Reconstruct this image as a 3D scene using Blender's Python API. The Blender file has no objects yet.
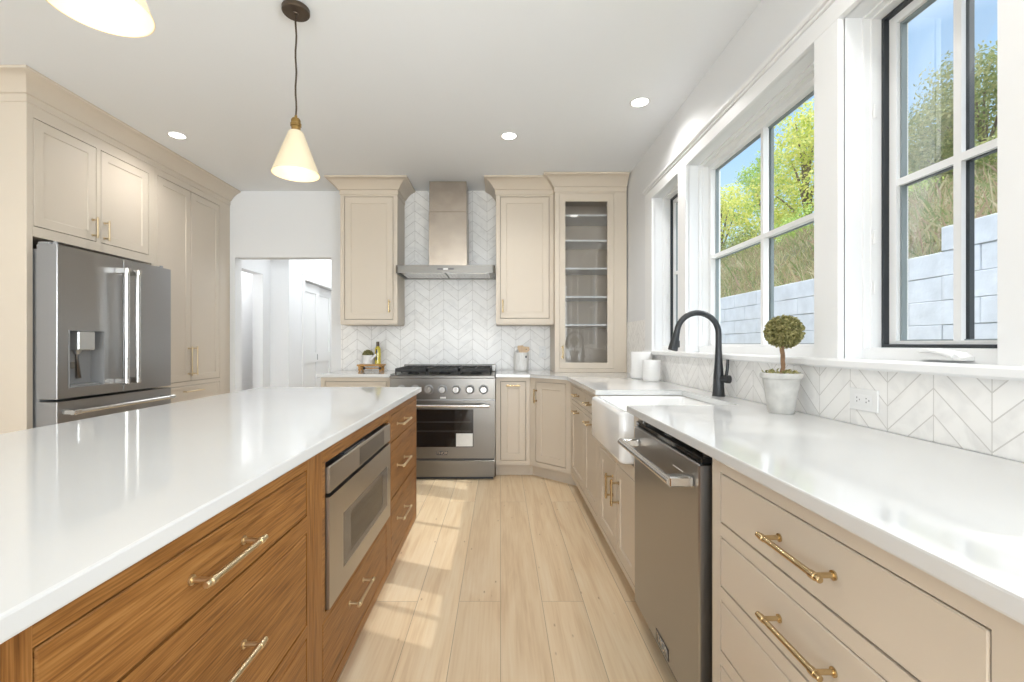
import bpy, bmesh, math, random
from mathutils import Vector, Matrix
random.seed(7)
SC = bpy.context.scene
COL = SC.collection
PI = math.pi

# ------------------------------------------------------------------ camera
FPX = 458.0
cd = bpy.data.cameras.new('camera'); cam = bpy.data.objects.new('camera', cd); COL.objects.link(cam)
cam.location = (0, 0, 1.18); cam.rotation_euler = (PI/2, 0, 0)
cd.sensor_width = 36; cd.lens = FPX/1024*36
cd.shift_x = 11.5/1024; cd.shift_y = 3.0/1024
cd.clip_start = 0.02; cd.clip_end = 300
SC.camera = cam

# ------------------------------------------------------------------ view, sky, sun, big lights
vs = SC.view_settings
vs.view_transform = 'Standard'; vs.look = 'None'; vs.exposure = 0.42; vs.gamma = 1.0; vs.use_curve_mapping = False
SC.cycles.caustics_reflective = False; SC.cycles.caustics_refractive = False
w = bpy.data.worlds.new('sky'); SC.world = w; w.use_nodes = True
nt = w.node_tree; nt.nodes.clear()
wo = nt.nodes.new('ShaderNodeOutputWorld'); bg = nt.nodes.new('ShaderNodeBackground')
tc = nt.nodes.new('ShaderNodeTexCoord'); sp = nt.nodes.new('ShaderNodeSeparateXYZ'); rp = nt.nodes.new('ShaderNodeValToRGB')
re_ = rp.color_ramp.elements
re_[0].position = 0.0; re_[0].color = (.62, .78, .92, 1)
re_[1].position = 0.45; re_[1].color = (.33, .56, .86, 1)
for ps, c in ((.54, (1.3, 1.45, 1.6, 1)), (.66, (2.6, 2.75, 2.9, 1)), (1.0, (4.6, 4.65, 4.7, 1))): k_ = re_.new(ps); k_.color = c
nt.links.new(tc.outputs['Generated'], sp.inputs[0]); nt.links.new(sp.outputs[2], rp.inputs[0])
nt.links.new(rp.outputs[0], bg.inputs[0]); nt.links.new(bg.outputs[0], wo.inputs[0])
bg.inputs[1].default_value = 1.0

def lamp(name, kind, loc, power, color=(1, 1, 1), direction=None, **kw):
    d = bpy.data.lights.new(name, kind); d.energy = power; d.color = color
    for k, v in kw.items(): setattr(d, k, v)
    o = bpy.data.objects.new(name, d); COL.objects.link(o); o.location = loc
    if direction is not None: o.rotation_euler = Vector(direction).to_track_quat('-Z', 'Y').to_euler()
    return o
lamp('sun', 'SUN', (8, -3, 10), 1.15, (1.0, .96, .90), (-1, .40, -1.12), angle=math.radians(.6))
lamp('rear_fill_light', 'AREA', (-.6, -6.5, 1.25), 225, (.89, .95, 1.0), (.05, 1, 0.24), shape='RECTANGLE', size=3.4, size_y=2.3)  # unseen area light added behind the camera as general fill
lamp('left_fill_light', 'AREA', (-3.36, -2.6, 1.35), 26, (.93, .97, 1.0), (1, .25, .05), shape='RECTANGLE', size=3.2, size_y=1.9, spread=math.radians(125))  # unseen fill added from the left for the window-run fronts
lamp('near_window_fill', 'AREA', (1.16, -.15, 1.72), 14, (.88, .95, 1.0), (-1, .85, .10), shape='RECTANGLE', size=1.1, size_y=1.1, spread=math.radians(95))  # extra fill added inside the near window to brighten the left cabinets
lamp('side_room_fill', 'POINT', (-3.1, 5.5, 2.45), 20, (1, 1, 1), shadow_soft_size=.1)  # unseen point light added to brighten the side room
lamp('hall_fill_light', 'AREA', (-2.0, 6.6, 2.68), 22, (.93, .97, 1), (0, 0, -1), shape='RECTANGLE', size=.8, size_y=3.0)  # unseen panel light added under the hall ceiling to brighten the hall

# ------------------------------------------------------------------ materials
def new_mat(name):
    m = bpy.data.materials.new(name); m.use_nodes = True
    t = m.node_tree
    return m, t, t.nodes['Principled BSDF']
def pmat(name, col, rough=.5, metal=0.0, bump=0, bscale=80, var=0, vscale=4, spec=None, stretch=None, coat=0):
    m, t, p = new_mat(name)
    p.inputs['Base Color'].default_value = (*col, 1); p.inputs['Roughness'].default_value = rough; p.inputs['Metallic'].default_value = metal
    if spec is not None: p.inputs['Specular IOR Level'].default_value = spec
    if coat: p.inputs['Coat Weight'].default_value = coat; p.inputs['Coat Roughness'].default_value = .08
    c = t.nodes.new('ShaderNodeTexCoord'); vec = c.outputs['Object']
    if stretch:
        mp = t.nodes.new('ShaderNodeMapping'); mp.inputs['Scale'].default_value = stretch
        t.links.new(vec, mp.inputs['Vector']); vec = mp.outputs[0]
    if var:
        n = t.nodes.new('ShaderNodeTexNoise'); n.inputs['Scale'].default_value = vscale; n.inputs['Detail'].default_value = 6
        t.links.new(vec, n.inputs['Vector'])
        r = t.nodes.new('ShaderNodeValToRGB'); r.color_ramp.elements[0].position = .3; r.color_ramp.elements[1].position = .7
        r.color_ramp.elements[0].color = (*[max(0, x*(1-var)) for x in col], 1); r.color_ramp.elements[1].color = (*[min(1, x*(1+var)) for x in col], 1)
        t.links.new(n.outputs[0], r.inputs[0]); t.links.new(r.outputs[0], p.inputs['Base Color'])
    if bump:
        n = t.nodes.new('ShaderNodeTexNoise'); n.inputs['Scale'].default_value = bscale; n.inputs['Detail'].default_value = 4
        b = t.nodes.new('ShaderNodeBump'); b.inputs['Strength'].default_value = bump; b.inputs['Distance'].default_value = .01
        t.links.new(vec, n.inputs['Vector']); t.links.new(n.outputs[0], b.inputs['Height']); t.links.new(b.outputs[0], p.inputs['Normal'])
    return m
def emit(name, col, s):
    m, t, p = new_mat(name)
    p.inputs['Base Color'].default_value = (*[min(1, x) for x in col], 1)
    p.inputs['Emission Color'].default_value = (*col, 1); p.inputs['Emission Strength'].default_value = s
    return m
def wood(name, c0, c1, c2, axis, rough=.42, scale=1.0):
    """straight-grained timber, grain running along axis 0, 1 or 2"""
    m, t, p = new_mat(name); N = t.nodes.new; L = t.links.new
    c = N('ShaderNodeTexCoord'); oi = N('ShaderNodeObjectInfo')
    off = N('ShaderNodeVectorMath'); off.operation = 'ADD'
    ml = N('ShaderNodeMath'); ml.operation = 'MULTIPLY'; ml.inputs[1].default_value = 13.0
    L(oi.outputs['Random'], ml.inputs[0]); cb = N('ShaderNodeCombineXYZ')
    for i in range(3): L(ml.outputs[0], cb.inputs[i])
    L(c.outputs['Object'], off.inputs[0]); L(cb.outputs[0], off.inputs[1])
    mp = N('ShaderNodeMapping'); s = [14.0*scale]*3; s[axis] = .9*scale; mp.inputs['Scale'].default_value = s; L(off.outputs[0], mp.inputs[0])
    n1 = N('ShaderNodeTexNoise'); n1.inputs['Scale'].default_value = 1.0; n1.inputs['Detail'].default_value = 5; n1.inputs['Distortion'].default_value = .6
    L(mp.outputs[0], n1.inputs[0])
    mp2 = N('ShaderNodeMapping'); s = [150.0*scale]*3; s[axis] = 5*scale; mp2.inputs['Scale'].default_value = s; L(off.outputs[0], mp2.inputs[0])
    n2 = N('ShaderNodeTexNoise'); n2.inputs['Scale'].default_value = 1.0; n2.inputs['Detail'].default_value = 3; L(mp2.outputs[0], n2.inputs[0])
    mx = N('ShaderNodeMix'); mx.data_type = 'FLOAT'; mx.inputs[0].default_value = .66
    L(n1.outputs[0], mx.inputs[2]); L(n2.outputs[0], mx.inputs[3])
    r = N('ShaderNodeValToRGB'); e = r.color_ramp.elements
    e[0].position = .33; e[0].color = (*c0, 1); e[1].position = .66; e[1].color = (*c2, 1)
    k = e.new(.5); k.color = (*c1, 1)
    L(mx.outputs[0], r.inputs[0]); L(r.outputs[0], p.inputs['Base Color'])
    b = N('ShaderNodeBump'); b.inputs['Strength'].default_value = .12; b.inputs['Distance'].default_value = .004
    L(n2.outputs[0], b.inputs['Height']); L(b.outputs[0], p.inputs['Normal'])
    p.inputs['Roughness'].default_value = rough; p.inputs['Specular IOR Level'].default_value = .25
    return m
def chevron_mat(name, uaxis, u0, colw, pitch, slope, v0=0.0, grout=(.53, .505, .475)):
    m, t, p = new_mat(name); N = t.nodes.new; L = t.links.new
    def M(op, a, b=None):
        n = N('ShaderNodeMath'); n.operation = op
        for i, v in enumerate((a, b)):
            if v is None: continue
            if isinstance(v, (int, float)): n.inputs[i].default_value = v
            else: L(v, n.inputs[i])
        return n.outputs[0]
    c = N('ShaderNodeTexCoord'); s = N('ShaderNodeSeparateXYZ'); L(c.outputs['Object'], s.inputs[0])
    u = M('SUBTRACT', s.outputs[uaxis], u0); v = M('SUBTRACT', s.outputs[2], v0)
    pp = M('PINGPONG', u, colw)
    q = M('DIVIDE', M('ADD', v, M('MULTIPLY', pp, slope)), pitch)
    fq = M('FRACT', q); dq = M('MINIMUM', fq, M('SUBTRACT', 1.0, fq))
    cu = M('DIVIDE', u, colw); fc = M('FRACT', cu); dc = M('MINIMUM', fc, M('SUBTRACT', 1.0, fc))
    g1 = M('LESS_THAN', dq, .0016/pitch/math.cos(math.atan(slope))); g2 = M('LESS_THAN', dc, .0013/colw)
    g = M('MAXIMUM', g1, g2)
    cb = N('ShaderNodeCombineXYZ'); L(M('FLOOR', q), cb.inputs[0]); L(M('FLOOR', cu), cb.inputs[1])
    wn = N('ShaderNodeTexWhiteNoise'); L(cb.outputs[0], wn.inputs[0])
    mp = N('ShaderNodeVectorMath'); mp.operation = 'ADD'; L(c.outputs['Object'], mp.inputs[0]); L(wn.outputs['Color'], mp.inputs[1])
    no = N('ShaderNodeTexNoise'); no.inputs['Scale'].default_value = 9; no.inputs['Detail'].default_value = 8; no.inputs['Distortion'].default_value = 1.4; L(mp.outputs[0], no.inputs[0])
    vr = N('ShaderNodeValToRGB'); e = vr.color_ramp.elements
    e[0].position = .30; e[0].color = (.82, .805, .785, 1); e[1].position = .52; e[1].color = (.93, .915, .89, 1); L(no.outputs[0], vr.inputs[0])
    tn = N('ShaderNodeMix'); tn.data_type = 'RGBA'; tn.blend_type = 'MULTIPLY'; tn.inputs[0].default_value = 1
    tr = N('ShaderNodeValToRGB'); tr.color_ramp.elements[0].color = (.94, .94, .935, 1); tr.color_ramp.elements[1].color = (1, 1, 1, 1); L(wn.outputs['Value'], tr.inputs[0])
    L(vr.outputs[0], tn.inputs[6]); L(tr.outputs[0], tn.inputs[7])
    mx = N('ShaderNodeMix'); mx.data_type = 'RGBA'; L(g, mx.inputs[0]); L(tn.outputs[2], mx.inputs[6]); mx.inputs[7].default_value = (*grout, 1)
    L(mx.outputs[2], p.inputs['Base Color'])
    b = N('ShaderNodeBump'); b.inputs['Strength'].default_value = .3; b.inputs['Distance'].default_value = .002
    L(M('SUBTRACT', 1.0, g), b.inputs['Height']); L(b.outputs[0], p.inputs['Normal'])
    p.inputs['Roughness'].default_value = .32
    return m
def floor_mat():
    m, t, p = new_mat('pale_oak_planks'); N = t.nodes.new; L = t.links.new
    c = N('ShaderNodeTexCoord'); sp = N('ShaderNodeSeparateXYZ'); L(c.outputs['Object'], sp.inputs[0])
    cb = N('ShaderNodeCombineXYZ'); L(sp.outputs[1], cb.inputs[0]); L(sp.outputs[0], cb.inputs[1])
    br = N('ShaderNodeTexBrick'); br.offset = .37; br.offset_frequency = 2
    br.inputs['Color1'].default_value = (0, 0, 0, 1); br.inputs['Color2'].default_value = (1, 1, 1, 1); br.inputs['Mortar'].default_value = (.5, .5, .5, 1)
    br.inputs['Scale'].default_value = 1; br.inputs['Brick Width'].default_value = 2.1; br.inputs['Row Height'].default_value = .19
    br.inputs['Mortar Size'].default_value = .0011; br.inputs['Mortar Smooth'].default_value = .2
    L(cb.outputs[0], br.inputs[0])
    off = N('ShaderNodeVectorMath'); off.operation = 'MULTIPLY_ADD'; L(br.outputs['Color'], off.inputs[0]); off.inputs[1].default_value = (7, 11, 5); L(c.outputs['Object'], off.inputs[2])
    mp = N('ShaderNodeMapping'); mp.inputs['Scale'].default_value = (9, .9, 9); L(off.outputs[0], mp.inputs[0])
    n1 = N('ShaderNodeTexNoise'); n1.inputs['Scale'].default_value = 1; n1.inputs['Detail'].default_value = 6; n1.inputs['Distortion'].default_value = 1.6; L(mp.outputs[0], n1.inputs[0])
    mp2 = N('ShaderNodeMapping'); mp2.inputs['Scale'].default_value = (110, 3.5, 110); L(off.outputs[0], mp2.inputs[0])
    n2 = N('ShaderNodeTexNoise'); n2.inputs['Scale'].default_value = 1; n2.inputs['Detail'].default_value = 3; L(mp2.outputs[0], n2.inputs[0])
    mx = N('ShaderNodeMix'); mx.data_type = 'FLOAT'; mx.inputs[0].default_value = .35; L(n1.outputs[0], mx.inputs[2]); L(n2.outputs[0], mx.inputs[3])
    r = N('ShaderNodeValToRGB'); e = r.color_ramp.elements
    e[0].position = .30; e[0].color = (.72, .52, .315, 1); e[1].position = .68; e[1].color = (.92, .77, .56, 1); k = e.new(.5); k.color = (.86, .68, .455, 1)
    L(mx.outputs[0], r.inputs[0])
    tn = N('ShaderNodeMix'); tn.data_type = 'RGBA'; tn.blend_type = 'MULTIPLY'; tn.inputs[0].default_value = 1
    tr = N('ShaderNodeValToRGB'); tr.color_ramp.elements[0].color = (.86, .84, .82, 1); tr.color_ramp.elements[1].color = (1.06, 1.06, 1.06, 1); L(br.outputs['Color'], tr.inputs[0])
    L(r.outputs[0], tn.inputs[6]); L(tr.outputs[0], tn.inputs[7])
    vo = N('ShaderNodeTexVoronoi'); mp3 = N('ShaderNodeMapping'); mp3.inputs['Scale'].default_value = (3.2, 1.2, 1); L(off.outputs[0], mp3.inputs[0]); L(mp3.outputs[0], vo.inputs[0])
    kr = N('ShaderNodeValToRGB'); kr.color_ramp.elements[0].position = .02; kr.color_ramp.elements[0].color = (.45, .36, .28, 1); kr.color_ramp.elements[1].position = .085; kr.color_ramp.elements[1].color = (1, 1, 1, 1); L(vo.outputs['Distance'], kr.inputs[0])
    kn = N('ShaderNodeMix'); kn.data_type = 'RGBA'; kn.blend_type = 'MULTIPLY'; kn.inputs[0].default_value = .8; L(tn.outputs[2], kn.inputs[6]); L(kr.outputs[0], kn.inputs[7])
    gm = N('ShaderNodeMix'); gm.data_type = 'RGBA'; L(br.outputs['Fac'], gm.inputs[0]); L(kn.outputs[2], gm.inputs[6]); gm.inputs[7].default_value = (.36, .26, .16, 1)
    L(gm.outputs[2], p.inputs['Base Color']); p.inputs['Roughness'].default_value = .42
    b = N('ShaderNodeBump'); b.inputs['Strength'].default_value = .08; b.inputs['Distance'].default_value = .004; L(n2.outputs[0], b.inputs['Height']); L(b.outputs[0], p.inputs['Normal'])
    return m
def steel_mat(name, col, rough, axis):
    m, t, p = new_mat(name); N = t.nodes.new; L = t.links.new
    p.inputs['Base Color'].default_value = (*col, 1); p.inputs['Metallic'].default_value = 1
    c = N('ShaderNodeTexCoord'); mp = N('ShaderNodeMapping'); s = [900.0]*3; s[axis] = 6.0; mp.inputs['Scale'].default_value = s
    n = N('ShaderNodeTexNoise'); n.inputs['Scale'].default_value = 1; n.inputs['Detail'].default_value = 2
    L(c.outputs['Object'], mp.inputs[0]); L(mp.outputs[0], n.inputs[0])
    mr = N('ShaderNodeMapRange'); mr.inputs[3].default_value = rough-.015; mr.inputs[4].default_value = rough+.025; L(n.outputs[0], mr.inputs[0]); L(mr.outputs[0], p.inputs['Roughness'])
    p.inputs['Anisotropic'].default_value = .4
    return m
def glass_mat(name, tint=(1, 1, 1), refl=.06):
    m = bpy.data.materials.new(name); m.use_nodes = True; t = m.node_tree; t.nodes.clear(); N = t.nodes.new
    o = N('ShaderNodeOutputMaterial'); mx = N('ShaderNodeMixShader'); tr = N('ShaderNodeBsdfTransparent'); gl = N('ShaderNodeBsdfGlossy')
    tr.inputs[0].default_value = (*tint, 1); gl.inputs['Roughness'].default_value = .01
    lw = N('ShaderNodeLayerWeight'); lw.inputs[0].default_value = .25
    mr = N('ShaderNodeMapRange'); mr.inputs[3].default_value = refl*.5; mr.inputs[4].default_value = min(1, refl*6)
    t.links.new(lw.outputs['Fresnel'], mr.inputs[0]); t.links.new(mr.outputs[0], mx.inputs[0])
    t.links.new(tr.outputs[0], mx.inputs[1]); t.links.new(gl.outputs[0], mx.inputs[2]); t.links.new(mx.outputs[0], o.inputs[0])
    return m
def leaf_mat(name, cols):
    m, t, p = new_mat(name); g = t.nodes.new('ShaderNodeNewGeometry'); r = t.nodes.new('ShaderNodeValToRGB')
    e = r.color_ramp.elements; e[0].color = (*cols[0], 1); e[1].color = (*cols[-1], 1)
    for i, c in enumerate(cols[1:-1]): k = e.new((i+1)/(len(cols)-1)); k.color = (*c, 1)
    t.links.new(g.outputs['Random Per Island'], r.inputs[0]); t.links.new(r.outputs[0], p.inputs['Base Color'])
    p.inputs['Roughness'].default_value = .6
    tl = t.nodes.new('ShaderNodeBsdfTranslucent'); t.links.new(r.outputs[0], tl.inputs[0])
    mx = t.nodes.new('ShaderNodeMixShader'); mx.inputs[0].default_value = .45
    t.links.new(p.outputs[0], mx.inputs[1]); t.links.new(tl.outputs[0], mx.inputs[2]); t.links.new(mx.outputs[0], t.nodes['Material Output'].inputs[0])
    return m

WALL = pmat('warm_white_wall_paint', (.80, .805, .81), .7)
CEIL = pmat('ceiling_paint', (.855, .875, .895), .8)
TRIM = pmat('white_trim_paint', (.84, .84, .835), .4)
HALLW = pmat('hall_wall_paint', (.84, .845, .85), .7, bump=.02, bscale=300)
CAB = pmat('greige_cabinet_paint', (.63, .55, .45), .42, bump=.008, bscale=250, var=.012, vscale=3)
GAP = pmat('front_gap_shade', (.20, .16, .12), .8, var=.1)  # dark colour stands in for shade in the gaps around fronts
QUARTZ = pmat('white_quartz', (.66, .66, .65), .06, var=.012, vscale=2.5, spec=.5)
FIRE = pmat('white_fireclay', (.85, .85, .84), .10, var=.01, vscale=3, coat=.3)
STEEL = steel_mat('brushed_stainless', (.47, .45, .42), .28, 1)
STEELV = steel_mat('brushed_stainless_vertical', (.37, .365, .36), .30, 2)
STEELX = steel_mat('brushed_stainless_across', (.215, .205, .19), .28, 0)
POL = pmat('polished_steel', (.62, .61, .59), .24, 1.0, var=.02)
KNOBM = pmat('satin_steel', (.46, .45, .435), .34, 1.0, var=.03)
HOODM = pmat('filmed_stainless', (.45, .39, .33), .26, 1.0, var=.10, vscale=9, bump=.05, bscale=22)
CHAMP = pmat('pale_champagne_metal', (.66, .53, .34), .34, 1.0, var=.04, vscale=40)
BRASS = pmat('champagne_brass', (.56, .425, .24), .24, 1.0, var=.05, vscale=40)
BRASSD = pmat('antique_brass', (.34, .22, .08), .3, 1.0, var=.1, vscale=60)
BRONZE = pmat('dark_bronze', (.10, .075, .055), .35, .8, var=.1, vscale=30)
BLACK = pmat('matte_black_metal', (.036, .039, .042), .36, .3, var=.1, vscale=30)
IRON = pmat('black_cast_iron', (.02, .02, .02), .55, bump=.2, bscale=200)
WFRAME = pmat('black_window_frame', (.022, .027, .032), .4, var=.1)
BGLASS = pmat('black_oven_glass', (.012, .012, .012), .05, var=.05, spec=.6)
SPACER = pmat('glazing_spacer', (.24, .28, .29), .5, var=.1)
OAKY = wood('brown_oak_along', (.125, .046, .010), (.275, .117, .029), (.385, .182, .053), 1, scale=1.7)
OAKZ = wood('brown_oak_upright', (.125, .046, .010), (.265, .112, .029), (.37, .175, .053), 2, scale=1.7)
PALEW = wood('pale_beech', (.55, .38, .22), (.66, .48, .31), (.72, .55, .38), 2, scale=2)
HONEY = wood('honey_wood', (.42, .22, .07), (.55, .30, .10), (.62, .37, .15), 0, scale=2)
FLOOR = floor_mat()
CHEV_R = chevron_mat('marble_chevron_side', 1, 1.2396, .1475, .0715, .95, 1.0603 - .0715*14, (.64, .62, .59))
CHEV_B = chevron_mat('marble_chevron_back', 0, -1.455, .1465, .100, .76, .03)
GLASS = glass_mat('window_glass', (.97, .985, .98), .05)
CGLASS = glass_mat('cabinet_door_glass', (.90, .90, .90), .14)
OPAL = emit('lit_opal_glass', (.66, .56, .39), .15)
BULB = emit('lit_bulb', (1.0, .90, .70), 3.0)
CANL = emit('lit_downlight', (1.0, .98, .94), 6.0)
PLAST = pmat('white_plastic', (.82, .82, .81), .3, var=.01)
DARKP = pmat('dark_plastic', (.05, .05, .055), .3, var=.05)
GREYP = pmat('grey_plastic', (.30, .30, .30), .35, var=.05)
CERAM = pmat('white_stoneware', (.80, .79, .77), .35, var=.02, vscale=6)
CONC = pmat('whitewashed_concrete', (.55, .54, .51), .8, bump=.25, bscale=60, var=.13, vscale=22)
PAPER = pmat('paper_leaflet', (.70, .70, .68), .5, var=.04, vscale=60)
SOIL = pmat('potting_soil', (.08, .055, .035), .9, bump=.5, bscale=90, var=.3, vscale=40)
STEM = pmat('twisted_twig_bark', (.27, .16, .085), .8, bump=.5, bscale=60, var=.3, vscale=30)
BARK = pmat('tree_bark', (.16, .12, .085), .9, bump=.6, bscale=12, var=.3, vscale=5)
BLOCK = pmat('pale_concrete_block', (.60, .635, .70), .9, bump=.5, bscale=18, var=.09, vscale=6)
EARTH = pmat('grassy_hillside', (.13, .13, .055), .95, bump=.5, bscale=6, var=.35, vscale=1.5)
OIL = pmat('yellow_olive_oil', (.62, .50, .06), .08, var=.06, vscale=20, coat=.6)
BOXL = leaf_mat('boxwood_leaf', [(.15, .15, .05), (.32, .30, .11), (.52, .47, .22), (.21, .21, .07)])
LEAFY = leaf_mat('yellow_green_leaf', [(.42, .50, .09), (.66, .66, .16), (.80, .74, .28), (.34, .46, .10)])
LEAFO = leaf_mat('olive_leaf', [(.14, .19, .055), (.25, .29, .09), (.42, .41, .17), (.17, .24, .07)])
LEAFG = leaf_mat('mid_green_leaf', [(.22, .34, .08), (.38, .52, .13), (.54, .62, .20), (.28, .42, .10)])
GRASS = leaf_mat('dry_grass', [(.20, .24, .08), (.42, .36, .20), (.38, .26, .19), (.15, .23, .06), (.56, .47, .33), (.18, .24, .07)])

# ------------------------------------------------------------------ geometry helpers
ID = Matrix.Identity(4)
def FR(o, u, n):
    u = Vector(u).normalized(); n = Vector(n).normalized(); m = Matrix.Identity(4)
    for i in range(3):
        m[i][0] = u[i]; m[i][1] = n[i]; m[i][2] = (0, 0, 1)[i]; m[i][3] = o[i]
    return m
def put(bm, verts, faces, F=ID, mi=0):
    vv = [bm.verts.new(F @ Vector(v)) for v in verts]
    for f in faces:
        try:
            fc = bm.faces.new([vv[i] for i in f]); fc.material_index = mi
        except ValueError: pass
    return vv
def box(bm, u0, u1, n0, n1, w0, w1, F=ID, bev=0.0, mi=0, seg=1):
    u0, u1 = min(u0, u1), max(u0, u1); n0, n1 = min(n0, n1), max(n0, n1); w0, w1 = min(w0, w1), max(w0, w1)
    if bev <= 0:
        v = [(u0, n0, w0), (u1, n0, w0), (u1, n1, w0), (u0, n1, w0), (u0, n0, w1), (u1, n0, w1), (u1, n1, w1), (u0, n1, w1)]
        put(bm, v, [(0, 3, 2, 1), (4, 5, 6, 7), (0, 1, 5, 4), (1, 2, 6, 5), (2, 3, 7, 6), (3, 0, 4, 7)], F, mi); return
    t = bmesh.new(); bmesh.ops.create_cube(t, size=1)
    for v in t.verts:
        v.co = (u0 + (v.co.x+.5)*(u1-u0), n0 + (v.co.y+.5)*(n1-n0), w0 + (v.co.z+.5)*(w1-w0))
    b = min(bev, .49*min(u1-u0, n1-n0, w1-w0))
    bmesh.ops.bevel(t, geom=t.edges[:], offset=b, segments=seg, affect='EDGES', profile=.5)
    t.verts.index_update()
    put(bm, [v.co.copy() for v in t.verts], [[v.index for v in f.verts] for f in t.faces], F, mi); t.free()
def prism(bm, pts, z0, z1, F=ID, mi=0):
    n = len(pts)
    put(bm, [(x, y, z0) for x, y in pts] + [(x, y, z1) for x, y in pts],
        [tuple(range(n-1, -1, -1)), tuple(range(n, 2*n))] + [(i, (i+1) % n, n+(i+1) % n, n+i) for i in range(n)], F, mi)
def lathe(bm, prof, c=(0, 0, 0), seg=32, F=ID, mi=0, caps=True):
    """prof: list of (r, h); axis is local w through c"""
    vs, fs = [], []; m = len(prof)
    for k in range(seg):
        a = 2*PI*k/seg
        for r, h in prof: vs.append((c[0]+r*math.cos(a), c[1]+r*math.sin(a), c[2]+h))
    for k in range(seg):
        k2 = (k+1) % seg
        for j in range(m-1): fs.append((k*m+j, k2*m+j, k2*m+j+1, k*m+j+1))
    vv = put(bm, vs, fs, F, mi)
    for j in (0, m-1) if caps else ():
        if prof[j][0] > 1e-6:
            try: bm.faces.new([vv[k*m+j] for k in range(seg)]).material_index = mi
            except ValueError: pass
def tube(bm, pts, rad, seg=12, F=ID, mi=0):
    pts = [Vector(p) for p in pts]; n = len(pts)
    rad = rad if isinstance(rad, (list, tuple)) else [rad]*n
    rings = []; nrm = None
    for i, p in enumerate(pts):
        d = (pts[min(i+1, n-1)] - pts[max(i-1, 0)]).normalized()
        if nrm is None:
            nrm = d.orthogonal().normalized()
        nrm = (nrm - d*nrm.dot(d)).normalized(); b = d.cross(nrm)
        rings.append([p + (nrm*math.cos(2*PI*k/seg) + b*math.sin(2*PI*k/seg))*rad[i] for k in range(seg)])
    vs = [v for r in rings for v in r]
    fs = [(i*seg+k, i*seg+(k+1) % seg, (i+1)*seg+(k+1) % seg, (i+1)*seg+k) for i in range(n-1) for k in range(seg)]
    fs += [tuple(range(seg-1, -1, -1)), tuple((n-1)*seg+k for k in range(seg))]
    put(bm, vs, fs, F, mi)
def sheet_with_holes(bm, u0, u1, w0, w1, n0, n1, holes, F=ID, mi=0):
    """a slab from n0 to n1 pierced by rectangular holes (u0,u1,w0,w1)"""
    us = sorted({u0, u1} | {h[i] for h in holes for i in (0, 1) if u0 < h[i] < u1}); ws = sorted({w0, w1} | {h[i] for h in holes for i in (2, 3) if w0 < h[i] < w1})
    nu, nw = len(us), len(ws)
    solid = {}
    for i in range(nu-1):
        for j in range(nw-1):
            cu, cw = (us[i]+us[i+1])/2, (ws[j]+ws[j+1])/2
            solid[i, j] = not any(h[0] < cu < h[1] and h[2] < cw < h[3] for h in holes)
    idx = {}; verts = []; faces = []
    def V(i, j, k):
        if (i, j, k) not in idx: idx[i, j, k] = len(verts); verts.append((us[i], (n0, n1)[k], ws[j]))
        return idx[i, j, k]
    for (i, j), s in solid.items():
        if not s: continue
        for k in (0, 1): faces.append([V(i, j, k), V(i+1, j, k), V(i+1, j+1, k), V(i, j+1, k)])
        for di, dj, a, b in ((-1, 0, (i, j), (i, j+1)), (1, 0, (i+1, j), (i+1, j+1)), (0, -1, (i, j), (i+1, j)), (0, 1, (i, j+1), (i+1, j+1))):
            if not solid.get((i+di, j+dj), False): faces.append([V(*a, 0), V(*b, 0), V(*b, 1), V(*a, 1)])
    put(bm, verts, faces, F, mi)
def shaker(bm, u0, u1, w0, w1, n0, n1, rail, depth, F=ID, bev=.002):
    """slab whose front (n1) holds a sunk centre panel"""
    def ring(d, n): return [(u0+d, n, w0+d), (u1-d, n, w0+d), (u1-d, n, w1-d), (u0+d, n, w1-d)]
    rs = [ring(0, n0), ring(0, n1-bev), ring(bev, n1), ring(rail, n1), ring(rail+.002, n1-.0015), ring(rail+.004, n1-depth)]
    vs = [v for r in rs for v in r]; fs = [(3, 2, 1, 0)]
    for i in range(len(rs)-1):
        for k in range(4): fs.append((i*4+k, i*4+(k+1) % 4, (i+1)*4+(k+1) % 4, (i+1)*4+k))
    k = (len(rs)-1)*4; fs.append((k, k+1, k+2, k+3)); put(bm, vs, fs, F)
def sweep(bm, path, prof, mi=0):
    """prof (out, z) swept with mitres along an xy path; 'out' is to the right of travel"""
    P = [Vector(p) for p in path]; n = len(P); rows = []
    for i in range(n):
        ns = []
        for a, b in ((i-1, i), (i, i+1)):
            if 0 <= a and b < n:
                d = (P[b]-P[a]).normalized(); ns.append(Vector((d.y, -d.x)))
        m = ns[0] if len(ns) == 1 else (ns[0]+ns[1])/(1+ns[0].dot(ns[1]))
        rows.append([(P[i].x+m.x*o, P[i].y+m.y*o, z) for o, z in prof])
    k = len(prof); vs = [v for r in rows for v in r]
    fs = [(i*k+j, (i+1)*k+j, (i+1)*k+(j+1) % k, i*k+(j+1) % k) for i in range(n-1) for j in range(k)]
    fs += [tuple(range(k)), tuple((n-1)*k+j for j in range(k-1, -1, -1))]
    put(bm, vs, fs, ID, mi)
def root_of(o):
    while o.parent: o = o.parent
    return o
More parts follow.
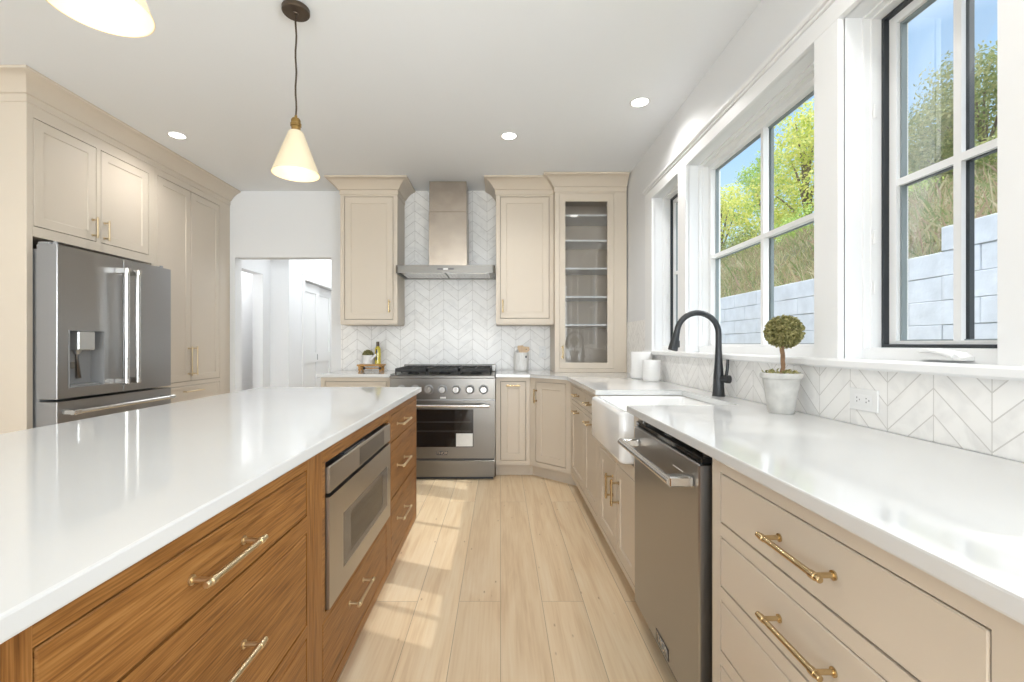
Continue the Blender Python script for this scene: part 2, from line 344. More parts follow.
def obj(name, bm, mat, parent=None, smooth=35, recalc=True):
    if recalc: bmesh.ops.recalc_face_normals(bm, faces=bm.faces[:])
    loc = Vector((0, 0, 0))
    if parent is not None: loc = root_of(parent).location.copy()
    elif bm.verts:
        xs = [v.co.x for v in bm.verts]; ys = [v.co.y for v in bm.verts]; zs = [v.co.z for v in bm.verts]
        loc = Vector(((min(xs)+max(xs))/2, (min(ys)+max(ys))/2, min(zs)))
    me = bpy.data.meshes.new(name)
    for v in bm.verts: v.co -= loc
    bm.to_mesh(me); bm.free()
    for m in (mat if isinstance(mat, (list, tuple)) else [mat]): me.materials.append(m)
    if smooth:
        for p in me.polygons: p.use_smooth = True
        me.set_sharp_from_angle(angle=math.radians(smooth))
    o = bpy.data.objects.new(name, me); COL.objects.link(o)
    if parent is not None: o.parent = parent
    else: o.location = loc
    return o
def tag(o, label, cat, group=None, kind=None):
    o['label'] = label; o['category'] = cat
    if group: o['group'] = group
    if kind: o['kind'] = kind
    return o
def thing(name, label, cat, loc, group=None):
    o = bpy.data.objects.new(name, None); o.empty_display_size = .1; COL.objects.link(o); o.location = loc
    return tag(o, label, cat, group)
def struct(name, bm, mat, parent=None, smooth=35, label=None):
    keep = bm
    # setting meshes keep the world origin so that their patterns stay in room coordinates
    bmesh.ops.recalc_face_normals(keep, faces=keep.faces[:]); me = bpy.data.meshes.new(name); keep.to_mesh(me); keep.free()
    for m in (mat if isinstance(mat, (list, tuple)) else [mat]): me.materials.append(m)
    if smooth:
        for p in me.polygons: p.use_smooth = True
        me.set_sharp_from_angle(angle=math.radians(smooth))
    o = bpy.data.objects.new(name, me); COL.objects.link(o)
    if parent is not None: o.parent = parent
    else: o['kind'] = 'structure'
    if label: o['label'] = label
    return o
def dup(r, dloc, label=None):
    c = r.copy(); COL.objects.link(c); c.location = r.location + Vector(dloc)
    if label: c['label'] = label
    for ch in list(r.children):
        a = ch.copy(); COL.objects.link(a); a.parent = c
        for g in list(ch.children):
            b = g.copy(); COL.objects.link(b); b.parent = a
    return c
def B(): return bmesh.new()
def text_obj(name, s, size, F, mat, parent, depth=.0008):
    cu = bpy.data.curves.new(name, 'FONT'); cu.body = s; cu.size = size; cu.align_x = 'CENTER'; cu.align_y = 'CENTER'; cu.extrude = depth
    t = bpy.data.objects.new(name, cu); COL.objects.link(t)
    me = bpy.data.meshes.new_from_object(t.evaluated_get(bpy.context.evaluated_depsgraph_get()))
    bpy.data.objects.remove(t); bm = bmesh.new(); bm.from_mesh(me)
    for v in bm.verts: v.co = F @ Vector((v.co.x, v.co.z, v.co.y))
    return obj(name, bm, mat, parent, smooth=0)

# ------------------------------------------------------------------ the room
HC = 2.735; XR = 1.18; YB = 4.656; XL = -3.37; YR = -6.6
bm = B(); box(bm, XL-1.3, 1.38, YR-.2, 9.2, -.12, 0); struct('floor', bm, FLOOR)
bm = B(); box(bm, XL-1.3, 1.38, YR-.2, 9.2, HC, HC+.14); struct('ceiling', bm, CEIL)
FRW = FR((XR, 0, 0), (0, 1, 0), (-1, 0, 0))
WZ0, WZ1 = 1.10, 2.30
OPEN = [(3.0, 3.514), (1.696, 2.873), (1.071, 1.574)]
OPEN4 = (-.75, .45)
bm = B(); sheet_with_holes(bm, YR-.2, YB+.12, 0, HC, -.2, 0, [(a, b, WZ0, WZ1) for a, b in OPEN] + [(*OPEN4, WZ0, WZ1)], FRW)
wall_right = struct('wall_right', bm, WALL)
bm = B(); box(bm, .06, YB-.001, 0, .008, .915, WZ0, FRW); box(bm, 3.70, YB-.001, 0, .008, WZ0, 1.378, FRW)
struct('backsplash', bm, CHEV_R, wall_right)
FBW = FR((0, YB, 0), (1, 0, 0), (0, -1, 0))
bm = B(); sheet_with_holes(bm, XL, 1.38, 0, HC, -.12, 0, [(-2.70, -1.72, -.01, 2.06)], FBW)
wall_back = struct('wall_back', bm, WALL)
bm = B(); box(bm, -1.62, XR-.001, 0, .008, .915, HC, FBW); struct('backsplash', bm, CHEV_B, wall_back)
bm = B(); sheet_with_holes(bm, YR, 9.2, 0, HC, -.12, 0, [(-4.25, -.95, .35, 2.35)], FR((XL, 0, 0), (0, 1, 0), (1, 0, 0))); struct('wall_left', bm, WALL)
FRR = FR((0, YR, 0), (1, 0, 0), (0, 1, 0))
bm = B(); sheet_with_holes(bm, XL-.12, XR, 0, HC, -.2, 0, [(-2.3, -.75, .1, 2.4), (-.6, 1.1, .1, 2.4)], FRR); struct('wall_rear', bm, WALL)
# hall behind the doorway
bm = B()
FHA = FR((-2.72, 0, 0), (0, 1, 0), (1, 0, 0))
sheet_with_holes(bm, YB+.12, 5.41, 0, HC, -.12, 0, [(4.80, 5.245, -.01, 1.98)], FHA)
struct('wall_hall_left', bm, HALLW)
bm = B(); box(bm, -2.84, -2.5, 5.41, 5.53, 0, HC); struct('wall_hall_jog', bm, HALLW)
FHB = FR((-2.5, 0, 0), (0, 1, 0), (1, 0, 0))
bm = B(); sheet_with_holes(bm, 5.53, 9.1, 0, HC, -.12, 0, [(5.82, 7.02, -.01, 2.0)], FHB); struct('wall_hall_side', bm, HALLW)
bm = B(); box(bm, XL, 1.0, 9.0, 9.15, 0, HC); struct('wall_hall_end', bm, HALLW)
bm = B(); box(bm, -1.5, -1.38, YB+.12, 9.0, 0, HC); struct('wall_hall_right', bm, HALLW)
bm = B()
for a, b, c, d in ((5.76, 5.83, 0, 1.9945), (7.01, 7.08, 0, 1.9945), (5.76, 7.08, 1.995, 2.07)): box(bm, a, b, -.01, .016, c, d, FHB, .002)
struct('trim_3', bm, TRIM)
for k, (a, b, nn) in enumerate(((5.83, 6.44, -.05), (6.40, 7.01, -.09))):
    bm = B(); pan = [(a+.1, b-.1, .14, .93), (a+.1, b-.1, 1.06, 1.87)]
    sheet_with_holes(bm, a, b, .01, 1.988, nn-.034, nn, pan, FHB)
    for q in pan: box(bm, q[0]-.001, q[1]+.001, nn-.025, nn-.012, q[2]-.001, q[3]+.001, FHB)
    d = struct('door_%d' % (k+1), bm, TRIM); 
    bm = B(); u = b-.06 if k == 0 else a+.08; box(bm, u-.012, u+.012, nn-.002, nn+.002, .96, 1.04, FHB, .0015)
    struct('door_pull', bm, GREYP, d)
for nm, F, a, b in (('baseboard_hall', FHB, 5.53, 5.76), ('baseboard_back', FBW, -1.715, -1.60)):
    bm = B(); box(bm, a, b, .0005, .014, 0, .13, F, .003); struct(nm, bm, TRIM)

# window casings, sills and sashes
bm = B()
YC0, YC1 = .95, 3.676
posts = [(3.514, YC1), (2.873, 3.0), (1.574, 1.696), (YC0, 1.071), (OPEN4[1], OPEN4[1]+.11), (OPEN4[0]-.11, OPEN4[0])]
for a, b in posts:
    box(bm, a, b, -.005, .02, 1.12, 2.30, FRW, .002)
for a, b in ((YC0, YC1), (OPEN4[0]-.11, OPEN4[1]+.11)):
    box(bm, a, b, -.005, .02, 2.30, 2.372, FRW, .002); box(bm, a-.008, b+.008, -.002, .028, 2.372, 2.388, FRW, .003); box(bm, a-.02, b+.02, -.002, .04, 2.388, 2.412, FRW, .006)
struct('trim_1', bm, TRIM)
bm = B()
for a, b in ((YC0-.02, YC1+.015), (OPEN4[0]-.13, OPEN4[1]+.13)): box(bm, a, b, -.012, .042, 1.098, 1.130, FRW, .007)
for a, b in OPEN+[OPEN4]: box(bm, a+.001, b-.001, -.12, -.005, 1.1005, 1.128, FRW)
struct('trim_2', bm, TRIM)
def window(k, a, b, casement):
    bm = B(); t = .008; F = FRW
    # white outer frame lining the opening, stepped
    sheet_with_holes(bm, a, b, 1.128, WZ1, -.195, -.062, [(a+t, b-t, 1.164, WZ1-t)], F)
    sheet_with_holes(bm, a+.001, b-.001, 1.1285, WZ1-.001, -.19, -.085, [(a+t+.005, b-t-.005, 1.168, WZ1-t-.006)], F)
    root = struct('window_%d' % k, bm, TRIM)
    i0, i1, j0, j1 = a+t+.005, b-t-.005, 1.168, WZ1-t-.006
    if casement:
        bm = B(); fw = .011
        sheet_with_holes(bm, i0+.0005, i1-.0005, j0+.0005, j1-.0005, -.19, -.118, [(i0+fw, i1-fw, j0+fw, j1-fw)], F)
        struct('weather_frame', bm, WFRAME, root, label='black inner frame'); i0 += fw; i1 -= fw; j0 += fw; j1 -= fw
    sw = .028 if casement else .03; nb = -.135 if casement else -.12
    bm = B(); sheet_with_holes(bm, i0+.0005, i1-.0005, j0+.0005, j1-.0005, -.175, nb, [(i0+sw, i1-sw, j0+sw*.4, j1-sw)], F); struct('sash', bm, TRIM, root)
    g0, g1, h0, h1 = i0+sw, i1-sw, j0+sw*.4, j1-sw
    bm = B(); sheet_with_holes(bm, g0, g1, h0, h1, -.166, -.148, [(g0+.006, g1-.006, h0+.004, h1-.006)], F); struct('spacer', bm, SPACER, root, label='dark glazing edge')
    um = (g0+g1)/2; wm = 1.716
    def cross(a, n0, n1):
        bm = B(); sheet_with_holes(bm, g0, g1, h0, h1, n0, n1, [(p, q, r_, s_) for p, q in ((g0-1, um-a), (um+a, g1+1)) for r_, s_ in ((h0-1, wm-a), (wm+a, h1+1))], F); return bm
    struct('muntin', cross(.0115, -.152, nb-.004), TRIM, root)
    struct('outer_muntin', cross(.0105, -.178, -.164), WFRAME if casement else SPACER, root, label='dark outside grille bar')
    bm = B(); put(bm, [(g0, -.158, h0), (g1, -.158, h0), (g1, -.158, h1), (g0, -.158, h1)], [(0, 1, 2, 3)], F); struct('pane', bm, GLASS, root)
    if casement:
        bm = B(); c = (a+b)/2 - .05
        prof = [(-.074, 0), (.074, 0), (.074, .010), (.055, .022), (-.022, .032), (-.062, .030), (-.074, .018)]
        n = len(prof); vs = [(c-u, -.0615, 1.136+w_) for u, w_ in prof] + [(c-u*.92, -.030, 1.136+w_*.85) for u, w_ in prof]
        put(bm, vs, [tuple(range(n)), tuple(range(2*n-1, n-1, -1))] + [(i, (i+1) % n, n+(i+1) % n, n+i) for i in range(n)], F)
        tube(bm, [(c+.05, -.029, 1.160), (c+.015, -.026, 1.163), (c-.03, -.026, 1.154), (c-.05, -.028, 1.146)], .0055, 8, F)
        struct('crank_handle', bm, PLAST, root)
        for zz in (1.35, 1.52, 1.95):
            bm = B(); box(bm, b-t-.006, b-t-.0125, -.10, -.088, zz, zz+.045, F, .002); struct('latch', bm, PLAST, root)
window(1, *OPEN[0], True); window(2, *OPEN[1], False); window(3, *OPEN[2], True); window(4, *OPEN4, False)

# ------------------------------------------------------------------ outside
bm = B(); put(bm, [(1.4, -12, -.3), (3.9, -12, -.3), (3.9, 40, -.3), (1.4, 40, -.3)], [(0, 1, 2, 3)]); put(bm, [(-40, -40, -.35), (1.4, -40, -.35), (1.4, YR-.3, -.35), (-40, YR-.3, -.35)], [(0, 1, 2, 3)])
struct('ground', bm, EARTH)
def hill_z(x, y):
    return 1.86 + .56*(min(x, 7)-3.9) + .05*max(0, x-7) + .10*math.sin(y*.9+x) + .08*math.sin(x*2.1-y*.6)
bm = B(); nx, ny = 24, 60; vs = []; fs = []
for i in range(nx):
    for j in range(ny):
        x = 3.85 + (20-3.85)*i/(nx-1); y = -6 + 52*j/(ny-1); vs.append((x, y, max(hill_z(x, y), 1.5)))
for i in range(nx-1):
    for j in range(ny-1): fs.append((i*ny+j, (i+1)*ny+j, (i+1)*ny+j+1, i*ny+j+1))
put(bm, vs, fs); hs = struct('hillside', bm, EARTH)
bm = B(); z = -.3; k = 0
while z < 2.1:
    y = -3.90 - (.31 if k % 2 else 0)
    while y < 16:
        ln = .62; top = 2.17 if y < 3.7 else 1.96
        if z+.205 <= top+.02:
            box(bm, 3.70+random.uniform(0, .012), 4.0, y+.002, y+ln-.002, z+.0015, z+.2035, ID, .005)
        y += ln
    z += .205; k += 1
tag(obj('retaining_wall', bm, BLOCK), 'pale grey stepped concrete block retaining wall outside the windows', 'retaining wall')
def quads(name, data, mats, parent=None):
    vs = []; fs = []
    for q in data:
        b = len(vs); vs += q; fs.append(tuple(range(b, b+len(q))))
    bm = None; me = bpy.data.meshes.new(name)
    loc = root_of(parent).location.copy() if parent else Vector((0, 0, 0))
    me.from_pydata([tuple(Vector(v)-loc) for v in vs], [], fs)
    me.materials.append(mats); o = bpy.data.objects.new(name, me); COL.objects.link(o); o.parent = parent
    return o
def leaf(c, s, n=None):
    d = Vector((random.gauss(0, 1), random.gauss(0, 1), random.gauss(0, 1))).normalized()
    if n is not None: d = (d*.7 + Vector(n)).normalized()
    u = d.orthogonal().normalized(); u = (Matrix.Rotation(random.uniform(0, 6.28), 3, d) @ u); v = d.cross(u)
    c = Vector(c); l = s*random.uniform(.7, 1.2); wd = l*.5
    return [c-u*l*.5, c+v*wd*.5+d*l*.06, c+u*l*.5, c-v*wd*.5+d*l*.06]
data = []
for i in range(20000):
    x = 4.06 + 5.3*random.random()**1.5; y = random.uniform(1.2, 24); z = hill_z(x, y)
    h = random.uniform(.08, .30)*(1 if random.random() < .85 else 1.6); a = random.uniform(0, 6.28); wd = random.uniform(.003, .009)
    lx, ly = random.gauss(0, .10), random.gauss(0, .10); c, s_ = math.cos(a)*wd, math.sin(a)*wd
    data.append([Vector((x-c, y-s_, z-.03)), Vector((x+c, y+s_, z-.03)), Vector((x+c*.8+lx*.5, y+s_*.8+ly*.5, z+h*.6)), Vector((x+lx, y+ly, z+h))])
    if random.random() < .4:
        for q in range(4): data.append(leaf((x+lx*.9+random.gauss(0, .015), y+ly*.9+random.gauss(0, .015), z+h*random.uniform(.7, 1.02)), .03))
tag(quads('dry_grass', data, GRASS), 'tall dry straw and russet grass covering the slope above the block wall', 'grass', kind='stuff')
def tree(name, label, cat, x, y, h, r, nleaf, mat, base=.3, lsize=.17, blobs=9, group=None, fill=.5):
    z0 = hill_z(x, y)-.1
    t = thing(name, label, cat, (x, y, z0), group)
    cents = []
    for k in range(blobs):
        a = 2.4*k + random.uniform(-.4, .4); f = (k+.5)/blobs
        hh = h*(base + (1-base)*f*.86); rr = r*math.sin(PI*(.18+.72*f))*.62
        cents.append((Vector((x+math.cos(a)*rr, y+math.sin(a)*rr, z0+hh)), r*random.uniform(.36, .55)))
    bm = B(); top = Vector((x, y, z0+h*.75))
    tube(bm, [(x, y, z0), (x+.06, y-.04, z0+h*.3), (x-.05, y+.05, z0+h*.55), top], [h*.022, h*.017, h*.012, h*.004], 8)
    for c, rr in cents:
        s0 = Vector((x, y, z0+(c.z-z0)*.55)); tube(bm, [s0, (s0+c)*.5+Vector((0, 0, .1)), c], [h*.009, h*.006, h*.002], 6)
    obj('trunk', bm, BARK, t)
    data = []
    for i in range(nleaf):
        c, rr = random.choice(cents)
        d = Vector((random.gauss(0, 1), random.gauss(0, 1), random.gauss(0, 1))).normalized(); q = rr*(fill+(1-fill)*random.random())*random.choice((1, 1, 1, 1.15))
        data.append(leaf(c + Vector((d.x*q, d.y*q, d.z*q*.75)), lsize, d))
    quads('foliage', data, mat, t)
G = 'trees on the slope outside'
def at(px, Y): return (px-500.5)/FPX*Y
def hgt(px, py, Y): return 1.18 + (344-py)/FPX*Y - hill_z(at(px, Y), Y) + .1
for nm, px, py, Y, r, nl, mt, ls, bl, lb in (
    ('maple_tree', 806, 92, 17, 1.9, 11000, LEAFY, .14, 18, 'tall yellow-green leafy tree filling the right half of the wide window'),
    ('maple_tree', 722, 178, 22, 2.0, 7000, LEAFY, .16, 14, 'shorter pale yellow tree at the left edge of the wide window'),
    ('maple_tree', 765, 140, 24, 2.2, 8000, LEAFG, .17, 16, 'thin green tree rising between the two yellow trees in the wide window'),
    ('oak_tree', 985, 38, 12.5, 2.2, 16000, LEAFO, .125, 20, 'spreading olive tree filling the right pane of the near casement window'),
    ('oak_tree', 908, 140, 15, 2.2, 13000, LEAFO, .13, 18, 'lower olive tree seen in the left panes of the near casement window'),
    ('oak_tree', 948, 80, 17, 2.1, 9000, LEAFO, .14, 16, 'olive tree standing behind the two trees of the near casement window')):
    tree(nm, lb, 'tree', at(px, Y), Y, hgt(px, py, Y), r, nl, mt, .05, ls, bl)
for xx, yy, hh, rr, m_, lb in ((7.6, 9.2, 1.2, .9, LEAFG, 'low green shrub under the trees in the near casement window'),
                               (8.0, 11.9, 1.1, 1.0, LEAFG, 'low green shrub at the foot of the tall yellow-green tree'),
                               (8.2, 15.2, 1.2, 1.0, LEAFO, 'low olive shrub at the left of the wide window'),
                               (7.8, 6.9, .8, .7, LEAFO, 'low olive shrub at the right side of the near casement window')):
    tree('shrub', lb, 'shrub', xx, yy, hh, rr, 3200, m_, .05, .085, 8)

# ------------------------------------------------------------------ cabinetry
F_L = FR((-2.75, 0, 0), (0, 1, 0), (1, 0, 0))       # tall units on the left, u runs into the room's depth
F_B = FR((0, 4.053, 0), (1, 0, 0), (0, -1, 0))      # back base units
F_R = FR((.576, 0, 0), (0, 1, 0), (-1, 0, 0))       # window run
F_I = FR((-.514, 0, 0), (0, 1, 0), (1, 0, 0))       # island front
def handle(par, F, o, uc, wc, ln, n=0.0, mat=None, r=.0058, so=.036):
    bm = B(); e = ln/2
    ax = (lambda s, nn: (uc+s, nn, wc)) if o == 'h' else (lambda s, nn: (uc, nn, wc+s))
    tube(bm, [ax(-e, n+so), ax(-e+.001, n+so), ax(e-.001, n+so), ax(e, n+so)], [r*.8, r, r, r*.8], 12, F)
    for s in (-e+.018, e-.018):
        tube(bm, [ax(s, n), ax(s, n+.003), ax(s, n+.0035), ax(s, n+so)], [r*1.5, r*1.5, r*.85, r*.85], 12, F)
        d = Vector(ax(1, 0))-Vector(ax(0, 0))
        tube(bm, [ax(s-.007, n+so), ax(s-.0065, n+so), ax(s+.0065, n+so), ax(s+.007, n+so)], [r, r*1.28, r*1.28, r], 12, F)
    return obj('handle', bm, mat or (CHAMP if F in (F_I, F_L) else BRASS), par)
def front(t, F, o, mat, rail=.056):
    """o: (kind, u0, u1, w0, w1, style, [handles])"""
    kind, u0, u1, w0, w1, style, hs = o; g = .0040
    bm = B()
    if style == 'shaker': shaker(bm, u0+g, u1-g, w0+g, w1-g, -.019, 0, min(rail, .32*(u1-u0), .32*(w1-w0)), .006, F)
    elif style == 'slim': shaker(bm, u0+g, u1-g, w0+g, w1-g, -.019, 0, min(.022, .32*(w1-w0)), .003, F)
    else: box(bm, u0+g, u1-g, -.019, 0, w0+g, w1-g, F, .0022)
    p = obj(kind, bm, mat, t)
    for h in hs: handle(p, F, *h)
    return p
def unit(name, label, cat, F, u0, u1, w0, w1, depth, fronts, mat=None, group=None, toe=True, fmat=None, body_top=None, loc=None):
    mat = mat or CAB
    c = F @ Vector(((u0+u1)/2, -depth/2, 0 if toe else w0))
    t = thing(name, label, cat, c, group)
    bm = B()
    sheet_with_holes(bm, u0, u1, w0, w1, -.02, 0, [f[1:5] for f in fronts], F)
    ct = body_top or w1
    e = .0006
    box(bm, u0+e, u0+.018, -depth, -.02, w0, ct, F); box(bm, u1-.018, u1-e, -depth, -.02, w0, ct, F)
    box(bm, u0+.018, u1-.018, -depth, -depth+.012, w0, ct, F); box(bm, u0+.018, u1-.018, -depth+.012, -.022, w0, w0+.016, F)
    if not body_top: box(bm, u0+.018, u1-.018, -depth+.012, -.022, w1-.016, w1, F)
    obj('body', bm, mat, t)
    if fronts:
        bm = B(); a = min(f[1] for f in fronts); b = max(f[2] for f in fronts); lo = min(f[3] for f in fronts); hi = min(max(f[4] for f in fronts), ct)
        box(bm, max(a, u0+.02), min(b, u1-.02), -.05, -.028, max(lo-.01, w0+.02), min(hi+.01, w1-.02), F); obj('gap_shade_sheet', bm, GAP, t)  # dark sheet behind the fronts, shade for their gaps
    if toe:
        bm = B(); box(bm, u0+e, u1-e, -depth, -.075, 0, w0-.0005, F); obj('toe_kick', bm, mat, t)
    for f in fronts: front(t, F, f, (fmat or mat))
    return t
CROWN = [(0, 2.585), (.006, 2.588), (.006, 2.630), (.016, 2.634), (.024, 2.648), (.042, 2.672), (.068, 2.697), (.094, 2.712), (.110, 2.718), (.110, 2.7335), (0, 2.7335)]
def crown(par, path, nm='crown'):
    bm = B(); sweep(bm, path, CROWN); return obj(nm, bm, CAB, par)

# left wall: refrigerator enclosure, pantry, crown
t = thing('refrigerator_cabinet', 'tall greige cabinet surround enclosing the steel refrigerator, two doors above', 'cabinet', (-3.06, 3.15, 0))
bm = B(); box(bm, 2.657, 2.694, -.61, -.0, 0, 2.734, F_L, .0015); box(bm, 3.608, 3.640, -.61, 0, 0, 2.734, F_L)
box(bm, 2.694, 3.608, -.61, -.022, 1.815, 1.835, F_L); box(bm, 2.694, 3.608, -.61, -.60, 0, 2.734, F_L)
sheet_with_holes(bm, 2.6935, 3.6085, 1.815, 2.734, -.02, 0, [(2.697, 3.118, 1.874, 2.515), (3.150, 3.580, 1.874, 2.515)], F_L)
obj('body', bm, CAB, t)
bm = B(); box(bm, 2.70, 3.60, -.05, -.028, 1.84, 2.56, F_L); obj('gap_shade_sheet', bm, GAP, t)
front(t, F_L, ('door', 2.697, 3.118, 1.874, 2.515, 'shaker', [('v', 3.088, 1.965, .14)]), CAB)
front(t, F_L, ('door', 3.150, 3.580, 1.874, 2.515, 'shaker', [('v', 3.180, 1.965, .14)]), CAB)
t = unit('pantry_cabinet', 'tall greige double-door pantry cabinet between the refrigerator and the doorway', 'cabinet', F_L, 3.641, 4.653, .11, 2.734, .61,
     [('door', 3.672, 4.07, .85, 2.535, 'shaker', [('v', 4.035, 1.03, .26)]), ('door', 4.07, 4.49, .85, 2.535, 'shaker', [('v', 4.105, 1.03, .26)]),
      ('drawer', 3.672, 4.49, .665, .815, 'slim', [('h', 4.08, .765, .24)]), ('drawer', 3.672, 4.49, .42, .63, 'slim', [('h', 4.08, .55, .24)]), ('drawer', 3.672, 4.49, .15, .385, 'slim', [('h', 4.08, .30, .24)])])
bm = B(); sweep(bm, [(-3.365, 2.657), (-2.75, 2.657), (-2.75, 4.653)], CROWN)
tag(obj('crown_moulding', bm, CAB), 'long greige cove crown moulding running over the tall left cabinets', 'moulding')

# back wall
t = unit('base_cabinet', 'short greige base cabinet at the left of the range, beneath the wooden riser', 'cabinet', F_B, -1.59, -.972, .11, .885, .595,
     [('drawer', -1.555, -1.005, .735, .85, 'slim', [('h', -1.28, .79, .16)]), ('door', -1.555, -1.283, .15, .70, 'shaker', [('v', -1.31, .61, .13)]), ('door', -1.277, -1.005, .15, .70, 'shaker', [('v', -1.25, .61, .13)])])
t = unit('base_cabinet', 'narrow greige pull-out base cabinet just right of the range', 'cabinet', F_B, -.042, .260, .11, .885, .595,
     [('door', -.0015, .2265, .149, .85, 'shaker', [('h', .112, .813, .125)])])
dv = Vector((.576-.262, 3.763-4.053, 0)); dl = dv.length; dn = Vector((dv.y, -dv.x, 0)).normalized()
if dn.y > 0: dn = -dn
F_D = FR((.262, 4.053, 0), dv, dn)
t = thing('corner_cabinet', 'angled greige corner base cabinet with one tall door beside the narrow pull-out', 'cabinet', (.62, 4.2, 0))
bm = B(); sheet_with_holes(bm, 0, dl, .11, .885, -.02, 0, [(.06, dl-.045, .149, .85)], F_D)
prism(bm, [(.2635, 4.069), (.2635, 4.64), (1.165, 4.64), (1.165, 3.768), (.592, 3.768)], .11, .12)
for a, b in (((.2635, 4.075), (.2635, 4.64)), ((.5965, 3.768), (1.165, 3.768))):
    d = Vector(b)-Vector(a); prism(bm, [a, b, (b[0]+(.012 if d.y > d.x else 0), b[1]+(.012 if d.x > d.y else 0)), (a[0]+(.012 if d.y > d.x else 0), a[1]+(.012 if d.x > d.y else 0))], .12, .885)
obj('body', bm, CAB, t)
bm = B(); box(bm, .05, dl-.035, -.05, -.028, .13, .87, F_D); obj('gap_shade_sheet', bm, GAP, t)
bm = B(); box(bm, -.030, dl+.030, -.09, -.075, 0, .109, F_D); box(bm, .2605, .30, -.09, -.0752, 0, .109, F_B); box(bm, 3.7605, 3.80, -.09, -.0752, 0, .109, F_R); obj('toe_kick', bm, CAB, t)
front(t, F_D, ('door', .06, dl-.045, .149, .85, 'shaker', [('v', .072, .728, .125)]), CAB)

F_U = FR((0, 4.32, 0), (1, 0, 0), (0, -1, 0))
t = unit('wall_cabinet', 'greige single-door wall cabinet at the left of the range hood', 'cabinet', F_U, -1.511, -.973, 1.372, 2.734, .33,
     [('door', -1.473, -1.011, 1.41, 2.57, 'shaker', [('v', -1.046, 1.535, .125)])], toe=False)
crown(t, [(-1.511, 4.645), (-1.511, 4.32), (-.973, 4.32), (-.973, 4.645)])
bm = B(); box(bm, -1.509, -.975, -.32, -.004, 1.362, 1.3715, F_U, .002); obj('bottom_panel', bm, CAB, t)
t = unit('wall_cabinet', 'greige single-door wall cabinet between the range hood and the glass-front cabinet', 'cabinet', F_U, -.042, .502, 1.372, 2.734, .33,
     [('door', -.004, .462, 1.42, 2.57, 'shaker', [('v', .022, 1.535, .125)])], toe=False)
crown(t, [(-.042, 4.645), (-.042, 4.32), (.502, 4.32)])
bm = B(); box(bm, -.040, .500, -.32, -.004, 1.362, 1.3715, F_U, .002); obj('bottom_panel', bm, CAB, t)
# glass-front cabinet standing on the worktop
F_G = FR((0, 4.24, 0), (1, 0, 0), (0, -1, 0))
t = thing('display_cabinet', 'tall greige cabinet with a glazed door and open shelves standing on the worktop corner', 'cabinet', (.84, 4.44, .916))
D0 = (.547, 1.052, .952, 2.573); G0 = (.600, .990, 1.008, 2.50)
bm = B(); sheet_with_holes(bm, .503, 1.168, .9165, 2.734, -.02, 0, [D0], F_G)
box(bm, .5045, .525, -.405, -.02, .9165, 2.734, F_G); box(bm, 1.075, 1.167, -.405, -.02, .9165, 2.734, F_G); box(bm, .525, 1.075, -.405, -.395, .9165, 2.734, F_G)
box(bm, .525, 1.075, -.395, -.021, .9165, .95, F_G); box(bm, .525, 1.075, -.395, -.021, 2.575, 2.60, F_G)
obj('body', bm, CAB, t)
bm = B(); sheet_with_holes(bm, D0[0]+.0025, D0[1]-.0025, D0[2]+.0025, D0[3]-.0025, -.019, 0, [G0], F_G); d = obj('door', bm, CAB, t)
handle(d, F_G, 'v', .573, 1.105, .125)
bm = B(); put(bm, [(G0[0]-.004, -.010, G0[2]-.004), (G0[1]+.004, -.010, G0[2]-.004), (G0[1]+.004, -.010, G0[3]+.004), (G0[0]-.004, -.010, G0[3]+.004)], [(0, 1, 2, 3)], F_G); obj('glass_pane', bm, CGLASS, d)
for yy in (219.5, 244, 271, 298.5, 325.6):
    z = 1.18 + (344-yy)*4.42/FPX
    bm = B(); box(bm, .526, 1.074, -.39, -.035, z-.009, z+.009, F_G, .002); obj('shelf', bm, TRIM, t)
crown(t, [(.503, 4.64), (.503, 4.24), (1.168, 4.24)])

# window run
t = unit('base_cabinet', 'greige base cabinet of two drawers over two pull-out doors between corner and sink', 'cabinet', F_R, 2.695, 3.760, .11, .885, .595,
     [('drawer', 3.185, 3.70, .735, .85, 'slim', [('h', 3.41, .797, .14)]), ('drawer', 2.735, 3.15, .735, .85, 'slim', [('h', 2.93, .797, .14)]),
      ('door', 3.185, 3.70, .149, .705, 'shaker', [('h', 3.41, .672, .14)]), ('door', 2.735, 3.15, .149, .705, 'shaker', [('h', 2.93, .672, .14)])])
t = unit('sink_cabinet', 'greige two-door sink base cabinet under the white apron sink', 'cabinet', F_R, 1.915, 2.694, .11, .648, .595,
     [('door', 2.285, 2.66, .135, .59, 'shaker', [('v', 2.345, .455, .13)]), ('door', 1.955, 2.275, .135, .59, 'shaker', [('v', 2.232, .455, .13)])], body_top=.62)
for a, b in ((2.634, 2.694), (1.915, 1.977)): bm = B(); box(bm, a, b, -.02, 0, .6485, .885, F_R); obj('face_stile', bm, CAB, t)
def drawer_base(lbl, y0):
    d = y0-.49
    return unit('drawer_cabinet', lbl, 'cabinet', F_R, .49+d, 1.2455+d, .11, .885, .595,
         [('drawer', .537+d, 1.202+d, a, b, 'flat', [('h', .868+d, (a+b)/2+.002, .19)]) for a, b in ((.712, .845), (.545, .678), (.378, .511), (.149, .344))])
drawer_base('greige stack of drawers with brass bar pulls nearest the camera, right of the dishwasher', .49)
drawer_base('greige drawer stack beyond the right frame edge, nearer than the one beside the dishwasher', -.2657)

